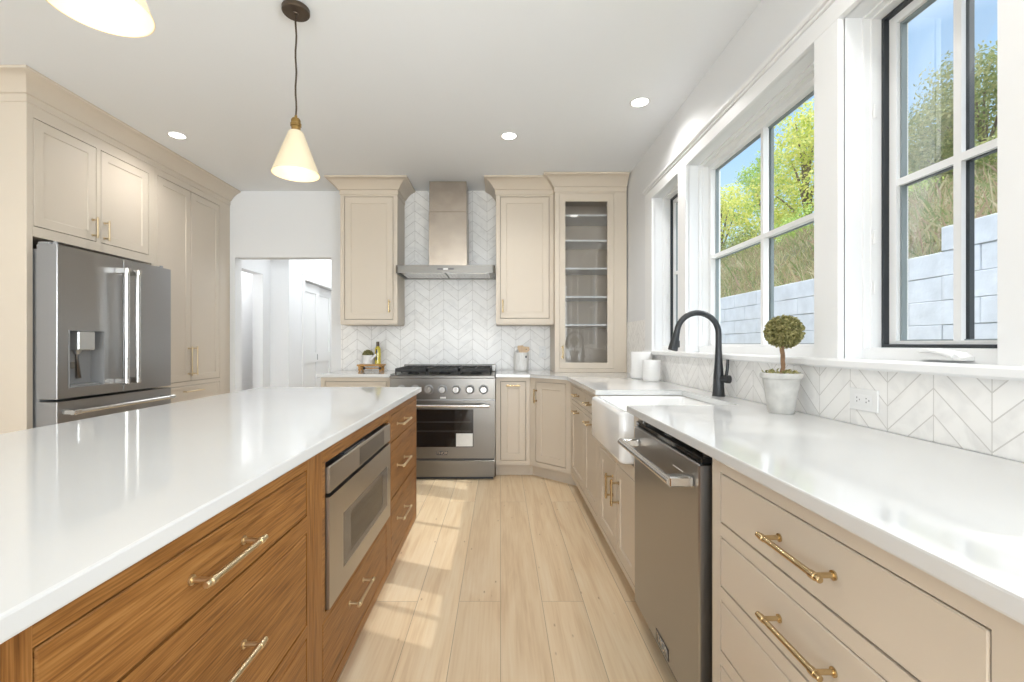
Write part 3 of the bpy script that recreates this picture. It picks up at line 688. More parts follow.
# worktops
def slab(pts, z0, z1, name, label, bev=.004):
    bm = B(); prism(bm, pts, z0, z1)
    bmesh.ops.bevel(bm, geom=[e for e in bm.edges if abs(e.verts[0].co.z-e.verts[1].co.z) < 1e-6], offset=bev, segments=2, affect='EDGES', profile=.6)
    return tag(obj(name, bm, QUARTZ, smooth=0), label, 'worktop')
slab([(-.042, 4.645), (-.042, 4.028), (.258, 4.028), (.546, 3.758), (.546, 2.628), (1.04, 2.628), (1.04, 1.983), (.546, 1.983), (.546, -.27), (1.170, -.27), (1.170, 4.645)],
     .8852, .915, 'worktop', 'long white quartz worktop wrapping the window wall and back right corner, cut for the sink')
slab([(-1.614, 4.645), (-1.614, 4.028), (-.970, 4.028), (-.970, 4.645)], .8852, .915, 'worktop', 'small white quartz worktop at the left of the range')
slab([(-1.474, 0), (-.487, 0), (-.487, 2.825), (-1.474, 2.825)], .8862, .915, 'worktop', 'large white quartz island worktop in the left foreground')

# ------------------------------------------------------------------ island
def island_unit(lbl, u0, u1, fronts, holes=()):
    c = F_I @ Vector(((u0+u1)/2, -.3, 0)); t = thing('island_cabinet', lbl, 'cabinet', c, None); dp = .62
    bm = B(); hl = [f[1:5] for f in fronts] + list(holes)
    a = min(h[0] for h in hl); b = max(h[1] for h in hl)
    sheet_with_holes(bm, a, b, .12, .885, -.02, 0, hl, F_I); obj('face_rails', bm, OAKY, t)
    for p, q in ((u0, a), (b, u1)):
        bm = B(); box(bm, p, q, -.02, 0, .12, .885, F_I); obj('face_stile', bm, OAKZ, t)
    bm = B()
    bm = B(); e = .0006
    box(bm, u0+e, u0+.018, -dp, -.0205, .12, .885, F_I); box(bm, u1-.018, u1-e, -dp, -.0205, .12, .885, F_I); box(bm, u0+.018, u1-.018, -dp, -dp+.015, .12, .885, F_I); box(bm, u0+.018, u1-.018, -dp+.015, -.0205, .12, .138, F_I)
    obj('body', bm, OAKZ, t)
    bm = B(); box(bm, u0+.02, u1-.02, -.06, -.03, .14, (.38 if holes else .87), F_I); obj('gap_shade_sheet', bm, GAP, t)
    bm = B(); box(bm, u0+e, u1-e, -dp, -.075, 0, .1195, F_I); obj('toe_kick', bm, OAKY, t)
    for f in fronts:
        p = front(t, F_I, f, OAKY)
    return t
island_unit('brown oak island drawer cabinet in the lower left foreground', .03, 1.255,
     [('drawer', .503, 1.217, .722, .846, 'flat', [('h', .838, .788, .19)]), ('drawer', .503, 1.217, .432, .678, 'flat', [('h', .838, .58, .19)]), ('drawer', .503, 1.217, .158, .400, 'flat', [('h', .838, .30, .19)])])
island_unit('brown oak island cabinet holding the steel microwave drawer', 1.256, 2.124,
     [('drawer', 1.322, 2.06, .155, .372, 'flat', [('h', 1.635, .298, .19)])], [(1.343, 2.100, .392, .832)])
island_unit('brown oak island cabinet of three drawers at the end nearest the range', 2.125, 2.80,
     [('drawer', 2.150, 2.765, .712, .846, 'flat', [('h', 2.36, .785, .2)]), ('drawer', 2.150, 2.765, .442, .672, 'flat', [('h', 2.36, .578, .2)]), ('drawer', 2.150, 2.765, .158, .402, 'flat', [('h', 2.36, .315, .2)])])

# microwave drawer
F_M = FR((-.520, 0, 0), (0, 1, 0), (1, 0, 0))
t = thing('microwave_drawer', 'stainless steel microwave drawer set into the brown oak island', 'microwave', (-.6, 1.73, .41))
bm = B(); box(bm, 1.36, 2.085, -.50, -.0135, .400, .808, F_M); obj('body', bm, GREYP, t)
bm = B(); box(bm, 1.350, 2.095, -.0117, .016, .738, .818, F_M, .003); cp = obj('control_panel', bm, STEEL, t)
bm = B(); box(bm, 1.64, 1.98, .0161, .0170, .746, .808, F_M, .0004); obj('display', bm, STEELX, cp)
bm = B(); box(bm, 1.50, 1.72, -.0117, .008, .8185, .824, F_M); obj('vent', bm, DARKP, t)
bm = B(); W = (1.47, 2.04, .462, .638); sheet_with_holes(bm, 1.350, 2.095, .397, .727, -.0117, .016, [W], F_M); d = obj('door', bm, STEEL, t)
bm = B(); box(bm, W[0], W[1], -.010, .0145, W[2], W[3], F_M); obj('window', bm, BGLASS, d)
bm = B(); sheet_with_holes(bm, W[0], W[1], W[2], W[3],   .0146, .0152, [(W[0]+.075, W[1]-.075, W[2]+.022, W[3]-.022)], F_M); obj('window_border', bm, pmat('dark_grey_glass', (.10, .085, .07), .1), d)

# ------------------------------------------------------------------ refrigerator
F_F = FR((-2.597, 0, 0), (0, 1, 0), (1, 0, 0))
t = thing('refrigerator', 'stainless steel french-door refrigerator with a water dispenser in the left door', 'refrigerator', (-2.98, 3.15, 0))
bm = B(); box(bm, 2.712, 3.592, -.72, -.135, .03, 1.745, F_F, .004); obj('case', bm, GREYP, t)
FD = (2.758, 3.0, .917, 1.263)
def fridge_door(u0, u1, w0, w1, holes=()):
    bm = B(); e = .006
    sheet_with_holes(bm, u0+e, u1-e, w0, w1, -.120, 0, holes, F_F)
    for a, b in ((u0, u0+e), (u1-e, u1)):
        n = 6; pts = []
        for k in range(n+1):
            an = PI/2*k/n
            pts.append((a+e-e*math.cos(an) if a == u0 else a+e*math.sin(an), -e+e*math.sin(an) if a == u0 else -e+e*math.cos(an)))
        pts += [(b, -.12), (a, -.12)] if a == u0 else [(a, -.12)]
        if a != u0: pts.insert(len(pts)-1, (b, -.12))
        prism(bm, pts, w0, w1, F_F)
    return obj('door', bm, STEELV, t)
d1 = fridge_door(2.683, 3.153, .855, 1.765, [FD])
d2 = fridge_door(3.159, 3.612, .855, 1.765)
dr = fridge_door(2.683, 3.612, .08, .838); dr.name = 'freezer_drawer'
def fridge_handle(par, u, ln0, ln1, vert=True):
    bm = B(); n = .072
    if vert:
        tube(bm, [(u, n, ln0), (u, n, ln1)], .0155, 16, F_F)
        for z in (ln0+.015, ln1-.015): box(bm, u-.013, u+.013, 0, n+.016, z-.02, z+.02, F_F, .004)
    else:
        tube(bm, [(ln0, n, u), (ln1, n, u)], .0145, 16, F_F)
        for z in (ln0+.03, ln1-.03): box(bm, z-.022, z+.022, 0, n+.014, u-.015, u+.015, F_F, .004)
    obj('handle', bm, POL, par)
fridge_handle(d1, 3.095, .915, 1.69); fridge_handle(d2, 3.19, .915, 1.69); fridge_handle(dr, .775, 2.70, 3.54, False)
bm = B(); a, b, lo, hi = FD; dn_ = -.085; a += .0015; b -= .0015; lo += .0015; hi -= .0015
put(bm, [(a, 0, lo), (b, 0, lo), (b, 0, hi), (a, 0, hi), (a, dn_, lo), (b, dn_, lo), (b, dn_, hi), (a, dn_, hi)],
    [(4, 5, 6, 7), (0, 1, 5, 4), (1, 2, 6, 5), (2, 3, 7, 6), (3, 0, 4, 7)], F_F)
sheet_with_holes(bm, a-.006, b+.006, lo-.006, hi+.006, 0, .003, [(a, b, lo, hi)], F_F)
box(bm, a+.02, b-.02, dn_, -.01, lo+.001, lo+.012, F_F, .002)
dp = obj('dispenser', bm, GREYP, d1, recalc=False)
bm = B(); box(bm, a+.055, b-.065, dn_+.001, .004, hi-.12, hi-.001, F_F, .006); tube(bm, [((a+b)/2-.02, -.045, hi-.12), ((a+b)/2-.02, -.045, hi-.145)], [.022, .012], 12, F_F)
obj('dispenser_panel', bm, pmat('silver_plastic', (.52, .52, .51), .3, .6), d1)
bm = B(); tube(bm, [((a+b)/2-.02, -.05, hi-.145), ((a+b)/2-.005, -.055, hi-.25), ((a+b)/2+.005, -.06, lo+.05)], [.006, .012, .014], 10, F_F); box(bm, a+.012, a+.085, dn_+.001, -.045, lo+.11, lo+.15, F_F, .003)
obj('dispenser_paddle', bm, STEELX, d1)
for y in (2.725, 3.573):
    bm = B(); box(bm, y-.03, y+.025, -.13, -.06, 1.766, 1.784, F_F, .005); lathe(bm, [(.0, 0), (.012, 0), (.012, .022), (0, .022)], (y, -.05, 1.767), 12, F_F); obj('hinge', bm, GREYP, t)
for y in (2.75, 3.55):
    bm = B(); lathe(bm, [(.0, 0), (.025, 0), (.025, .03), (0, .03)], (y, -.2, 0), 12, F_F); obj('foot', bm, DARKP, t)

# ------------------------------------------------------------------ range
RX0, RX1 = -.9625, -.0445; RC = (RX0+RX1)/2
F_K = FR((0, 3.962, 0), (1, 0, 0), (0, -1, 0))
t = thing('gas_range', 'stainless steel gas range with black grates against the chevron tile', 'range', (RC, 4.3, 0))
bm = B(); box(bm, RX0, RX1, -.665, -.03, .09, .88, F_K, .003); obj('body', bm, STEELV, t)
bm = B(); box(bm, RX0+.02, RX1-.02, -.64, -.05, 0, .089, F_K); obj('plinth', bm, DARKP, t)
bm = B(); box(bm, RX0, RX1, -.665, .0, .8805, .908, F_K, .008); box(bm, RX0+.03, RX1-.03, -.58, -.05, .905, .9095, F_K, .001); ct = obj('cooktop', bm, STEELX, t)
bm = B(); box(bm, RX0, RX1, -.0295, -.012, .700, .8803, F_K, .004); box(bm, RX0, RX1, -.0125, -.010, .868, .8803, F_K); cpn = obj('control_panel', bm, STEELX, t)
for k in range(7):
    u = RC + (k-3)*.119
    bm = B(); Fk = FR((u, 3.974, .785), (1, 0, 0), (0, 0, 1)) ; Fk = Matrix(((1, 0, 0, u), (0, 0, -1, 3.9735), (0, 1, 0, .785), (0, 0, 0, 1)))
    lathe(bm, [(.0, .0065), (.0335, .0065), (.031, .010), (.029, .030), (.026, .036), (.0, .036)], (0, 0, 0), 24, Fk); box(bm, -.005, .005, -.026, .026, .034, .044, Fk, .002)
    kn_ = obj('knob', bm, KNOBM, cpn)
    bm = B(); lathe(bm, [(.0, 0), (.042, 0), (.042, .004), (.038, .006), (0, .006)], (0, 0, 0), 24, Fk); obj('bezel', bm, GREYP, cpn)
DW_ = (RX0+.19, RX1-.19, .288, .615)
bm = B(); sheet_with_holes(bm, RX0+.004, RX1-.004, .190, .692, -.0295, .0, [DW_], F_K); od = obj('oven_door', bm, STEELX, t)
bm = B(); box(bm, DW_[0], DW_[1], -.029, -.003, DW_[2], DW_[3], F_K); obj('window', bm, BGLASS, od)
for zz in (.41, .50):
    pass
bm = B()
for zz in (.42, .50):
    for k in range(2): box(bm, DW_[0]+.02, DW_[1]-.02, -.0028, -.0024, zz+k*.008, zz+.002+k*.008, F_K)
obj('oven_rack', bm, pmat('dim_rack_wire', (.09, .08, .07), .3, .6), od)
bm = B(); tube(bm, [(RX0+.05, .062, .652), (RX1-.05, .062, .652)], .014, 16, F_K)
for u in (RX0+.075, RX1-.075): box(bm, u-.014, u+.014, .0, .07, .640, .664, F_K, .004)
obj('handle', bm, POL, od)
bm = B(); put(bm, [(DW_[1]-.15, .0006, DW_[2]+.006), (DW_[1]-.006, .0006, DW_[2]+.006), (DW_[1]-.006, .0006, DW_[2]+.118), (DW_[1]-.15, .0006, DW_[2]+.118)], [(0, 1, 2, 3)], F_K)
put(bm, [(DW_[1]-.15, .0, DW_[2]+.006), (DW_[1]-.006, .0, DW_[2]+.006), (DW_[1]-.006, .0, DW_[2]+.118), (DW_[1]-.15, .0, DW_[2]+.118)], [(3, 2, 1, 0)], F_K)
obj('paper_leaflet', bm, PAPER, od)
bm = B(); box(bm, RC-.048, RC+.048, .0, .003, .219, .252, F_K, .001); lg = obj('badge', bm, DARKP, od)
text_obj('badge_lettering', 'THOR', .034, FR((RC, 3.9588, .2355), (1, 0, 0), (0, -1, 0)), POL, od)
bm = B(); box(bm, RX0+.004, RX1-.004, -.0295, -.001, .030, .172, F_K, .003); obj('drawer', bm, STEELX, t)
bm = B(); box(bm, RX0+.01, RX1-.01, -.028, -.012, .174, .188, F_K); obj('drawer_gap', bm, DARKP, t)
bm = B(); box(bm, RC-.02, RC+.03, -.0118, -.009, .707, .722, F_K); obj('rating_label', bm, PLAST, t)
bm = B(); box(bm, RX0, RX1, -.665, -.605, .9085, .976, F_K, .004); bg_ = obj('back_guard', bm, STEELX, t)
bm = B()
for k in range(34):
    u = RX0+.05+k*(RX1-RX0-.1)/33; box(bm, u-.007, u+.007, -.606, -.6042, .955, .968, F_K)
obj('vent_slots', bm, DARKP, t)
for k in range(3):
    u0 = RX0+.035+k*.2835; u1 = u0+.277
    bm = B(); s = .011; z0, z1 = .934, .966
    for u in (u0, (u0+u1)/2-s/2, u1-s): box(bm, u, u+s, -.565, -.065, z0, z1, F_K, .003)
    for n in (-.565, -.44, -.32, -.19, -.076): box(bm, u0, u1, n, n+s, z0, z1, F_K, .003)
    for u in (u0, u1-s):
        for n in (-.565, -.32, -.076): box(bm, u, u+s, n, n+s, .9096, z0+.002, F_K)
    for n in (-.44, -.19):
        cx = (u0+u1)/2
        for aa in range(8):
            an = aa*PI/4; tube(bm, [(cx+.035*math.cos(an), n+.035*math.sin(an), .955), (cx+.105*math.cos(an), n+.075*math.sin(an), .961)], [.007, .007], 6, F_K)
    obj('grate', bm, IRON, t)
    for n in (-.44, -.19):
        bm = B(); lathe(bm, [(.0, 0), (.052, 0), (.052, .009), (.040, .012), (.040, .02), (.030, .024), (0, .024)], ((u0+u1)/2, n, .9096), 24, F_K); obj('burner', bm, IRON, t)

# ------------------------------------------------------------------ range hood
t = thing('range_hood', 'stainless steel chimney range hood on the chevron tile above the range', 'range hood', (RC, 4.45, 1.834))
HX0, HX1 = -.966, -.049; HY = 4.200
pts = []; r = .03
for cx, a0 in ((HX0+r, 180), (HX1-r, 270)):
    for k in range(9):
        an = math.radians(a0+k*90/8); pts.append((cx+r*math.cos(an), HY+r+r*math.sin(an)))
pts += [(HX1, 4.647), (HX0, 4.647)]
bm = B(); n = len(pts); cxm, cym = (HX0+HX1)/2, (HY+4.647)/2
inn = [(cxm+(x-cxm)*.95, cym+(y-cym)*.93) for x, y in pts]
vs = [(x, y, 1.834) for x, y in pts] + [(x, y, 1.904) for x, y in pts] + [(x, y, 1.834) for x, y in inn] + [(x, y, 1.850) for x, y in inn]
fs = [(i, (i+1) % n, n+(i+1) % n, n+i) for i in range(n)] + [(i, (i+1) % n, 2*n+(i+1) % n, 2*n+i) for i in range(n)] + [(2*n+i, 2*n+(i+1) % n, 3*n+(i+1) % n, 3*n+i) for i in range(n)]
fs += [tuple(n+i for i in range(n)), tuple(3*n+i for i in range(n))]
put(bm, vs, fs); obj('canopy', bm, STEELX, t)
for k in range(2):
    u0 = HX0+.04+k*.42; bm = B(); box(bm, u0, u0+.405, HY+.04, 4.60, 1.838, 1.849, ID, .003)
    for q in range(12): box(bm, u0+.02+q*.031, u0+.036+q*.031, HY+.06, 4.58, 1.8355, 1.8385)
    obj('grease_filter', bm, POL, t)
bm = B(); box(bm, RC-.075, RC+.075, HY-.0015, HY+.002, 1.862, 1.874); obj('control_panel', bm, DARKP, t)
bm = B(); box(bm, RC-.022, RC+.022, HY-.003, HY-.0014, 1.861, 1.875, ID, .0005); obj('display', bm, PLAST, t)
CX0, CX1, CY = -.683, -.321, 4.366
bm = B(); box(bm, CX0, CX1, CY, 4.647, 1.9045, 2.44, ID, .002); obj('lower_duct_cover', bm, HOODM, t)
bm = B(); box(bm, CX0+.004, CX1-.004, CY+.004, 4.647, 2.4405, 2.7335, ID, .002); obj('upper_duct_cover', bm, HOODM, t)

# ------------------------------------------------------------------ dishwasher
F_W = FR((.556, 0, 0), (0, 1, 0), (-1, 0, 0))
t = thing('dishwasher', 'stainless steel dishwasher with a bar handle between the sink and the near drawers', 'dishwasher', (.85, 1.58, 0))
bm = B(); box(bm, 1.285, 1.895, -.60, -.047, .08, .86, F_W); obj('tub', bm, DARKP, t)
bm = B(); box(bm, 1.283, 1.900, -.046, .0, .115, .842, F_W, .004); d = obj('door', bm, STEELV, t)
bm = B(); box(bm, 1.283, 1.900, -.045, -.006, .843, .862, F_W, .003); cp = obj('control_strip', bm, BGLASS, t)
bm = B(); box(bm, 1.56, 1.62, -.030, -.022, .8621, .8626, F_W); obj('button', bm, GREYP, cp)
bm = B(); box(bm, 1.395, 1.475, .0, .0008, .789, .792, F_W); obj('indicator', bm, PLAST, d)
bm = B(); tube(bm, [(1.318, .066, .783), (1.868, .066, .783)], .0125, 16, F_W)
for y in (1.335, 1.851): box(bm, y-.020, y+.020, 0, .070, .768, .798, F_W, .004)
obj('handle', bm, POL, d)
bm = B(); box(bm, 1.515, 1.635, .0, .0022, .128, .168, F_W, .001); obj('badge', bm, DARKP, d)
FT = FR((.5535, 1.575, .148), (0, -1, 0), (-1, 0, 0)); text_obj('badge_lettering', 'THOR', .040, FT, POL, d)
bm = B(); box(bm, 1.29, 1.895, -.10, -.06, .0, .079, F_W); obj('toe_panel', bm, DARKP, t)
for y in (1.32, 1.87):
    bm = B(); box(bm, y-.014, y+.014, -.04, -.034, .8622, .8848, F_W); obj('bracket', bm, STEELX, t)

# ------------------------------------------------------------------ sink and tap
bm = B(); SX0, SX1, SY0, SY1 = .518, 1.055, 1.987, 2.624
def rrect(x0, x1, y0, y1, r, z, seg=5):
    o = []
    for cx, cy, a0 in ((x1-r, y1-r, 0), (x0+r, y1-r, 90), (x0+r, y0+r, 180), (x1-r, y0+r, 270)):
        for k in range(seg+1):
            a = math.radians(a0+90*k/seg); o.append((cx+r*math.cos(a), cy+r*math.sin(a), z))
    return o
i0, i1, j0, j1 = .565, 1.035, 2.012, 2.600
loops = [rrect(SX0+.02, SX1-.02, SY0+.02, SY1-.02, .02, .652), rrect(SX0+.004, SX1-.004, SY0+.004, SY1-.004, .022, .660), rrect(SX0, SX1, SY0, SY1, .024, .672), rrect(SX0, SX1, SY0, SY1, .024, .866), rrect(SX0+.005, SX1-.005, SY0+.005, SY1-.005, .022, .878), rrect(SX0+.014, SX1-.014, SY0+.014, SY1-.014, .02, .882),
         rrect(i0-.008, i1+.008, j0-.008, j1+.008, .03, .882), rrect(i0, i1, j0, j1, .03, .874), rrect(i0+.005, i1-.005, j0+.005, j1-.005, .035, .70), rrect(i0+.03, i1-.03, j0+.03, j1-.03, .03, .682)]
n = len(loops[0]); vs = [v for l in loops for v in l]; fs = [tuple(range(n)), tuple((len(loops)-1)*n+k for k in range(n))]
for a in range(len(loops)-1): fs += [(a*n+k, a*n+(k+1) % n, (a+1)*n+(k+1) % n, (a+1)*n+k) for k in range(n)]
put(bm, vs, fs)
t = thing('apron_sink', 'white fireclay apron-front sink set in the window worktop', 'sink', (.79, 2.305, .652))
obj('basin', bm, FIRE, t, smooth=60)
bm = B(); lathe(bm, [(0, .0005), (.045, .0005), (.045, .003), (.036, .004), (.034, .001), (0, .001)], (.80, 2.305, .682), 24); obj('drain', bm, POL, t)
FX, FY = 1.108, 2.327
t = thing('kitchen_tap', 'tall matte black gooseneck pull-down tap behind the apron sink', 'tap', (FX, FY, .9155))
bm = B(); lathe(bm, [(0, 0), (.031, 0), (.031, .004), (.0285, .008), (.0265, .05), (.024, .11), (.0185, .17), (.0155, .24), (.0145, .275), (0, .275)], (FX, FY, .9155), 28); obj('base', bm, BLACK, t)
bm = B(); R = .106; zc = 1.232; pts = [(FX, FY, 1.18), (FX, FY, 1.205)]
for k in range(0, 19):
    a = math.radians(k*172/18); pts.append((FX-R+R*math.cos(a), FY, zc+R*math.sin(a)))
tube(bm, pts, .0145, 16); obj('spout', bm, BLACK, t)
e = Vector(pts[-1]); dd = (Vector(pts[-1])-Vector(pts[-2])).normalized()
bm = B(); tube(bm, [e, e+dd*.006, e+dd*.012, e+dd*.05, e+dd*.098, e+dd*.102], [.0148, .0158, .0158, .020, .0245, .022], 20); obj('spray_head', bm, BLACK, t)
bm = B(); q = e+dd*.06+Vector((.018, 0, 0)); box(bm, q.x, q.x+.008, q.y-.007, q.y+.007, q.z-.026, q.z+.010, ID, .003); obj('spray_button', bm, DARKP, t)
bm = B(); tube(bm, [(FX+.004, FY-.008, 1.004), (FX+.022, FY-.036, 1.004), (FX+.0225, FY-.037, 1.004), (FX+.031, FY-.050, 1.004)], [.019, .019, .0205, .0205], 20)
tube(bm, [(FX+.020, FY-.030, 1.006), (FX+.026, FY-.036, 1.05), (FX+.028, FY-.038, 1.102)], [.0085, .0075, .007], 10)
obj('lever', bm, BLACK, t)

# ------------------------------------------------------------------ things on the worktops
PX, PY = 1.082, 1.765
t = thing('topiary_plant', 'round boxwood topiary in a whitewashed pot on the window worktop', 'plant', (PX, PY, .9155))
bm = B(); lathe(bm, [(0, 0), (.042, 0), (.045, .004), (.050, .040), (.0505, .043), (.064, .128), (.065, .131), (.071, .134), (.073, .138), (.073, .150), (.071, .154), (.064, .154), (.062, .146), (.060, .140), (.0, .139)], (PX, PY, .9155), 36); obj('pot', bm, CONC, t)
bm = B(); lathe(bm, [(0, .008), (.03, .006), (.0605, .0)], (PX, PY, 1.055), 20); obj('soil', bm, SOIL, t)
data = []
for k in range(55):
    a = random.uniform(0, 6.28); rr = random.uniform(.03, .066); data.append(leaf((PX+rr*math.cos(a), PY+rr*math.sin(a), 1.066+random.uniform(0, .012)), .02))
quads('fallen_leaf', data, BOXL, t)
bm = B()
for k in range(3):
    pts = []
    for q in range(12):
        f = q/11; a = k*2.09+f*5.5; rr = .0045; pts.append((PX+rr*math.cos(a)+.008*f+.004*math.sin(f*5), PY+rr*math.sin(a), 1.055+.125*f))
    tube(bm, pts, .0042, 8)
obj('stem', bm, STEM, t)
data = []; cz = 1.227
for k in range(3000):
    d = Vector((random.gauss(0, 1), random.gauss(0, 1), random.gauss(0, 1))).normalized(); rr = .067*(random.random()**.22)
    data.append(leaf(Vector((PX+.010, PY, cz))+Vector((d.x*rr, d.y*rr, d.z*rr*.95)), .0155, d*.5))
quads('foliage', data, BOXL, t)

def canister(x, y, r, h, lbl):
    bm = B(); lathe(bm, [(0, 0), (r*.82, 0), (r*.93, .006), (r, .022), (r, h-.004), (r*.985, h), (r*.94, h), (r*.93, h-.006), (r*.92, .02), (0, .012)], (x, y, .9155), 36)
    tag(obj('canister', bm, CERAM), lbl, 'canister', None)
canister(1.075, 3.50, .080, .205, 'taller white ceramic canister in the window corner, at the left')
canister(1.075, 3.255, .062, .150, 'shorter white ceramic canister in front of the taller one')

# utensil crock
UX, UY = .205, 4.53
bm = B(); lathe(bm, [(0, 0), (.062, 0), (.066, .004), (.070, .012), (.072, .02), (.072, .178), (.070, .182), (.066, .182), (.066, .02), (0, .015)], (UX, UY, .9155), 36)
m_, tt, pp_ = new_mat('ribbed_white_stoneware'); pp_.inputs['Roughness'].default_value = .5
wv = tt.nodes.new('ShaderNodeTexNoise'); mpn = tt.nodes.new('ShaderNodeMapping'); mpn.inputs['Scale'].default_value = (60, 60, 3); tcn = tt.nodes.new('ShaderNodeTexCoord')
rr_ = tt.nodes.new('ShaderNodeValToRGB'); rr_.color_ramp.elements[0].color = (.60, .59, .56, 1); rr_.color_ramp.elements[1].color = (.80, .79, .77, 1); rr_.color_ramp.elements[0].position = .35; rr_.color_ramp.elements[1].position = .6
tt.links.new(tcn.outputs['Object'], mpn.inputs[0]); tt.links.new(mpn.outputs[0], wv.inputs[0]); tt.links.new(wv.outputs[0], rr_.inputs[0]); tt.links.new(rr_.outputs[0], pp_.inputs['Base Color'])
t = thing('utensil_crock', 'whitish ribbed stoneware crock on the worktop right of the range', 'crock', (UX, UY, .9155))
obj('crock', bm, m_, t)
bm = B(); box(bm, UX+.036, UX+.052, UY-.066, UY-.056, 1.045, 1.066, ID, .002); obj('label_stud', bm, DARKP, t)
def paddle(x, y, z0, lean, wdt, hgt, lbl, hole=True, nm='cutting_board'):
    t_ = thing(nm, lbl, 'utensil', (x, y, z0))
    bm = B(); th = .006; Fp = Matrix.Translation((x, y, z0)) @ Matrix.Rotation(lean, 4, 'Y')
    hh = hgt-.05; pts = [(-wdt*.3, 0), (wdt*.3, 0), (wdt*.3, hh), (wdt*.5, hh+.012), (wdt*.5, hgt-.01), (wdt*.42, hgt), (-wdt*.42, hgt), (-wdt*.5, hgt-.01), (-wdt*.5, hh+.012), (-wdt*.3, hh)]
    n = len(pts); put(bm, [(u, -th, w_) for u, w_ in pts]+[(u, th, w_) for u, w_ in pts], [tuple(range(n)), tuple(range(2*n-1, n-1, -1))]+[(i, (i+1) % n, n+(i+1) % n, n+i) for i in range(n)], Fp)
    obj('blade', bm, PALEW, t_)
    if hole:
        bm = B(); Fh = Fp @ Matrix(((1, 0, 0, .008), (0, 0, -1, -th-.0002), (0, 1, 0, hgt-.026), (0, 0, 0, 1))); lathe(bm, [(0, 0), (.006, 0), (.006, .0006), (0, .0006)], (0, 0, 0), 14, Fh); obj('hanging_hole', bm, BRONZE, t_)
paddle(UX+.026, UY-.03, .933, math.radians(4), .078, .222, 'pale wooden spatula with a hole, frontmost in the stoneware crock')
paddle(UX+.004, UY-.008, .933, math.radians(-3), .060, .232, 'pale wooden spatula without a hole in the stoneware crock', False)
t = thing('serving_spoon', 'white spoon leaning at the left inside the stoneware crock', 'utensil', (UX-.03, UY, .933))
bm = B(); tube(bm, [(UX-.02, UY+.02, .933), (UX-.045, UY+.02, 1.105)], .0045, 8); obj('stem', bm, PLAST, t)
bm = B(); Fs = Matrix.Translation((UX-.050, UY+.02, 1.128)) @ Matrix.Diagonal((1, .45, 1.1, 1)); lathe(bm, [(0.0005, -.03), (.014, -.025), (.022, -.008), (.023, .006), (.016, .022), (.0005, .028)], (0, 0, 0), 18, Fs); obj('bowl', bm, PLAST, t)

# riser with plant and oil at the left of the range
TX, TY, TZ = -1.268, 4.50, .9155
t = thing('wooden_riser', 'small honey wooden footed riser on the worktop left of the range', 'riser', (TX, TY, TZ))
bm = B(); box(bm, TX-.125, TX+.125, TY-.07, TY+.07, TZ+.050, TZ+.066, ID, .004); obj('board', bm, HONEY, t)
for dx in (-.10, .10):
    for dy in (-.05, .05):
        bm = B(); lathe(bm, [(0, 0), (.011, 0), (.014, .006), (.017, .02), (.012, .03), (.016, .042), (.016, .0498), (0, .0498)], (TX+dx, TY+dy, TZ), 14); obj('leg', bm, HONEY, t)
bm = B(); box(bm, TX-.098, TX+.098, TY-.056, TY-.046, TZ+.024, TZ+.034, ID, .002); obj('stretcher', bm, HONEY, t)
for dx in (-.055, .10):
    bm = B(); Fb = Matrix(((1, 0, 0, TX+dx), (0, 0, -1, TY-.0561 if dx < 0 else TY-.067), (0, 1, 0, TZ+.029), (0, 0, 0, 1))); lathe(bm, [(0, 0), (.013, 0), (.011, .006), (0, .007)], (0, 0, 0), 14, Fb); obj('drop_pull', bm, IRON, t)
BX, BY, BZ = -1.300, 4.495, TZ+.0662
t = thing('potted_plant', 'small cactus-like plant in a pale handled bowl on the wooden riser', 'plant', (BX, BY, BZ))
bm = B(); lathe(bm, [(0, 0), (.045, 0), (.049, .004), (.060, .078), (.064, .080), (.064, .090), (.058, .090), (.055, .078), (0, .074)], (BX, BY, BZ), 28); obj('pot', bm, CERAM, t)
bm = B(); tube(bm, [(BX+.040, BY-.045, BZ+.045), (BX+.072, BY-.05, BZ+.078), (BX+.090, BY-.05, BZ+.098)], [.013, .015, .011], 12); obj('handle', bm, CERAM, t)
data = []
for k in range(900):
    d = Vector((random.gauss(0, 1), random.gauss(0, 1), abs(random.gauss(0, 1)))).normalized(); rr = random.uniform(.045, .056); data.append(leaf(Vector((BX, BY, BZ+.086))+d*rr*Vector((1, 1, 1.2)).length/1.85, .014, d))
bm = B(); lathe(bm, [(.05, 0), (.049, .02), (.036, .042), (.018, .054), (0.0005, .058)], (BX, BY, BZ+.076), 20); obj('crown', bm, pmat('dark_cactus', (.07, .075, .03), .8, bump=.6, bscale=120, var=.4, vscale=60), t)
quads('leaflet', data, BOXL, t)
OX, OY = -1.208, 4.51
t = thing('oil_bottle', 'slim yellow olive oil bottle with a dark cap on the wooden riser', 'bottle', (OX, OY, BZ))
bm = B(); lathe(bm, [(0, 0), (.026, 0), (.029, .004), (.029, .140), (.027, .155), (.016, .172), (.0135, .176), (.0135, .19), (0, .19)], (OX, OY, BZ), 24); obj('glass_body', bm, OIL, t)
bm = B(); lathe(bm, [(0, 0), (.0155, 0), (.0155, .044), (.014, .046), (0, .046)], (OX, OY, BZ+.1755), 18); obj('cap', bm, BRONZE, t)
bm = B()
for z, s in ((.125, 1), (.055, .75)):
    for k in range(9):
        a0 = -PI/2-.42*s+k*.105*s-.12; 
    a = [-PI/2 - .35*s - .15 + q*.14*s for q in range(6)]
    h = [.005, .018, .024, .024, .018, .005]
    vs = [(OX+.0294*math.cos(q), OY+.0294*math.sin(q), BZ+z+hh*s) for q, hh in zip(a, h)]+[(OX+.0294*math.cos(q), OY+.0294*math.sin(q), BZ+z-hh*s) for q, hh in zip(a, h)]
    put(bm, vs, [(i, i+1, 7+i, 6+i) for i in range(5)])
obj('label', bm, IRON, t)

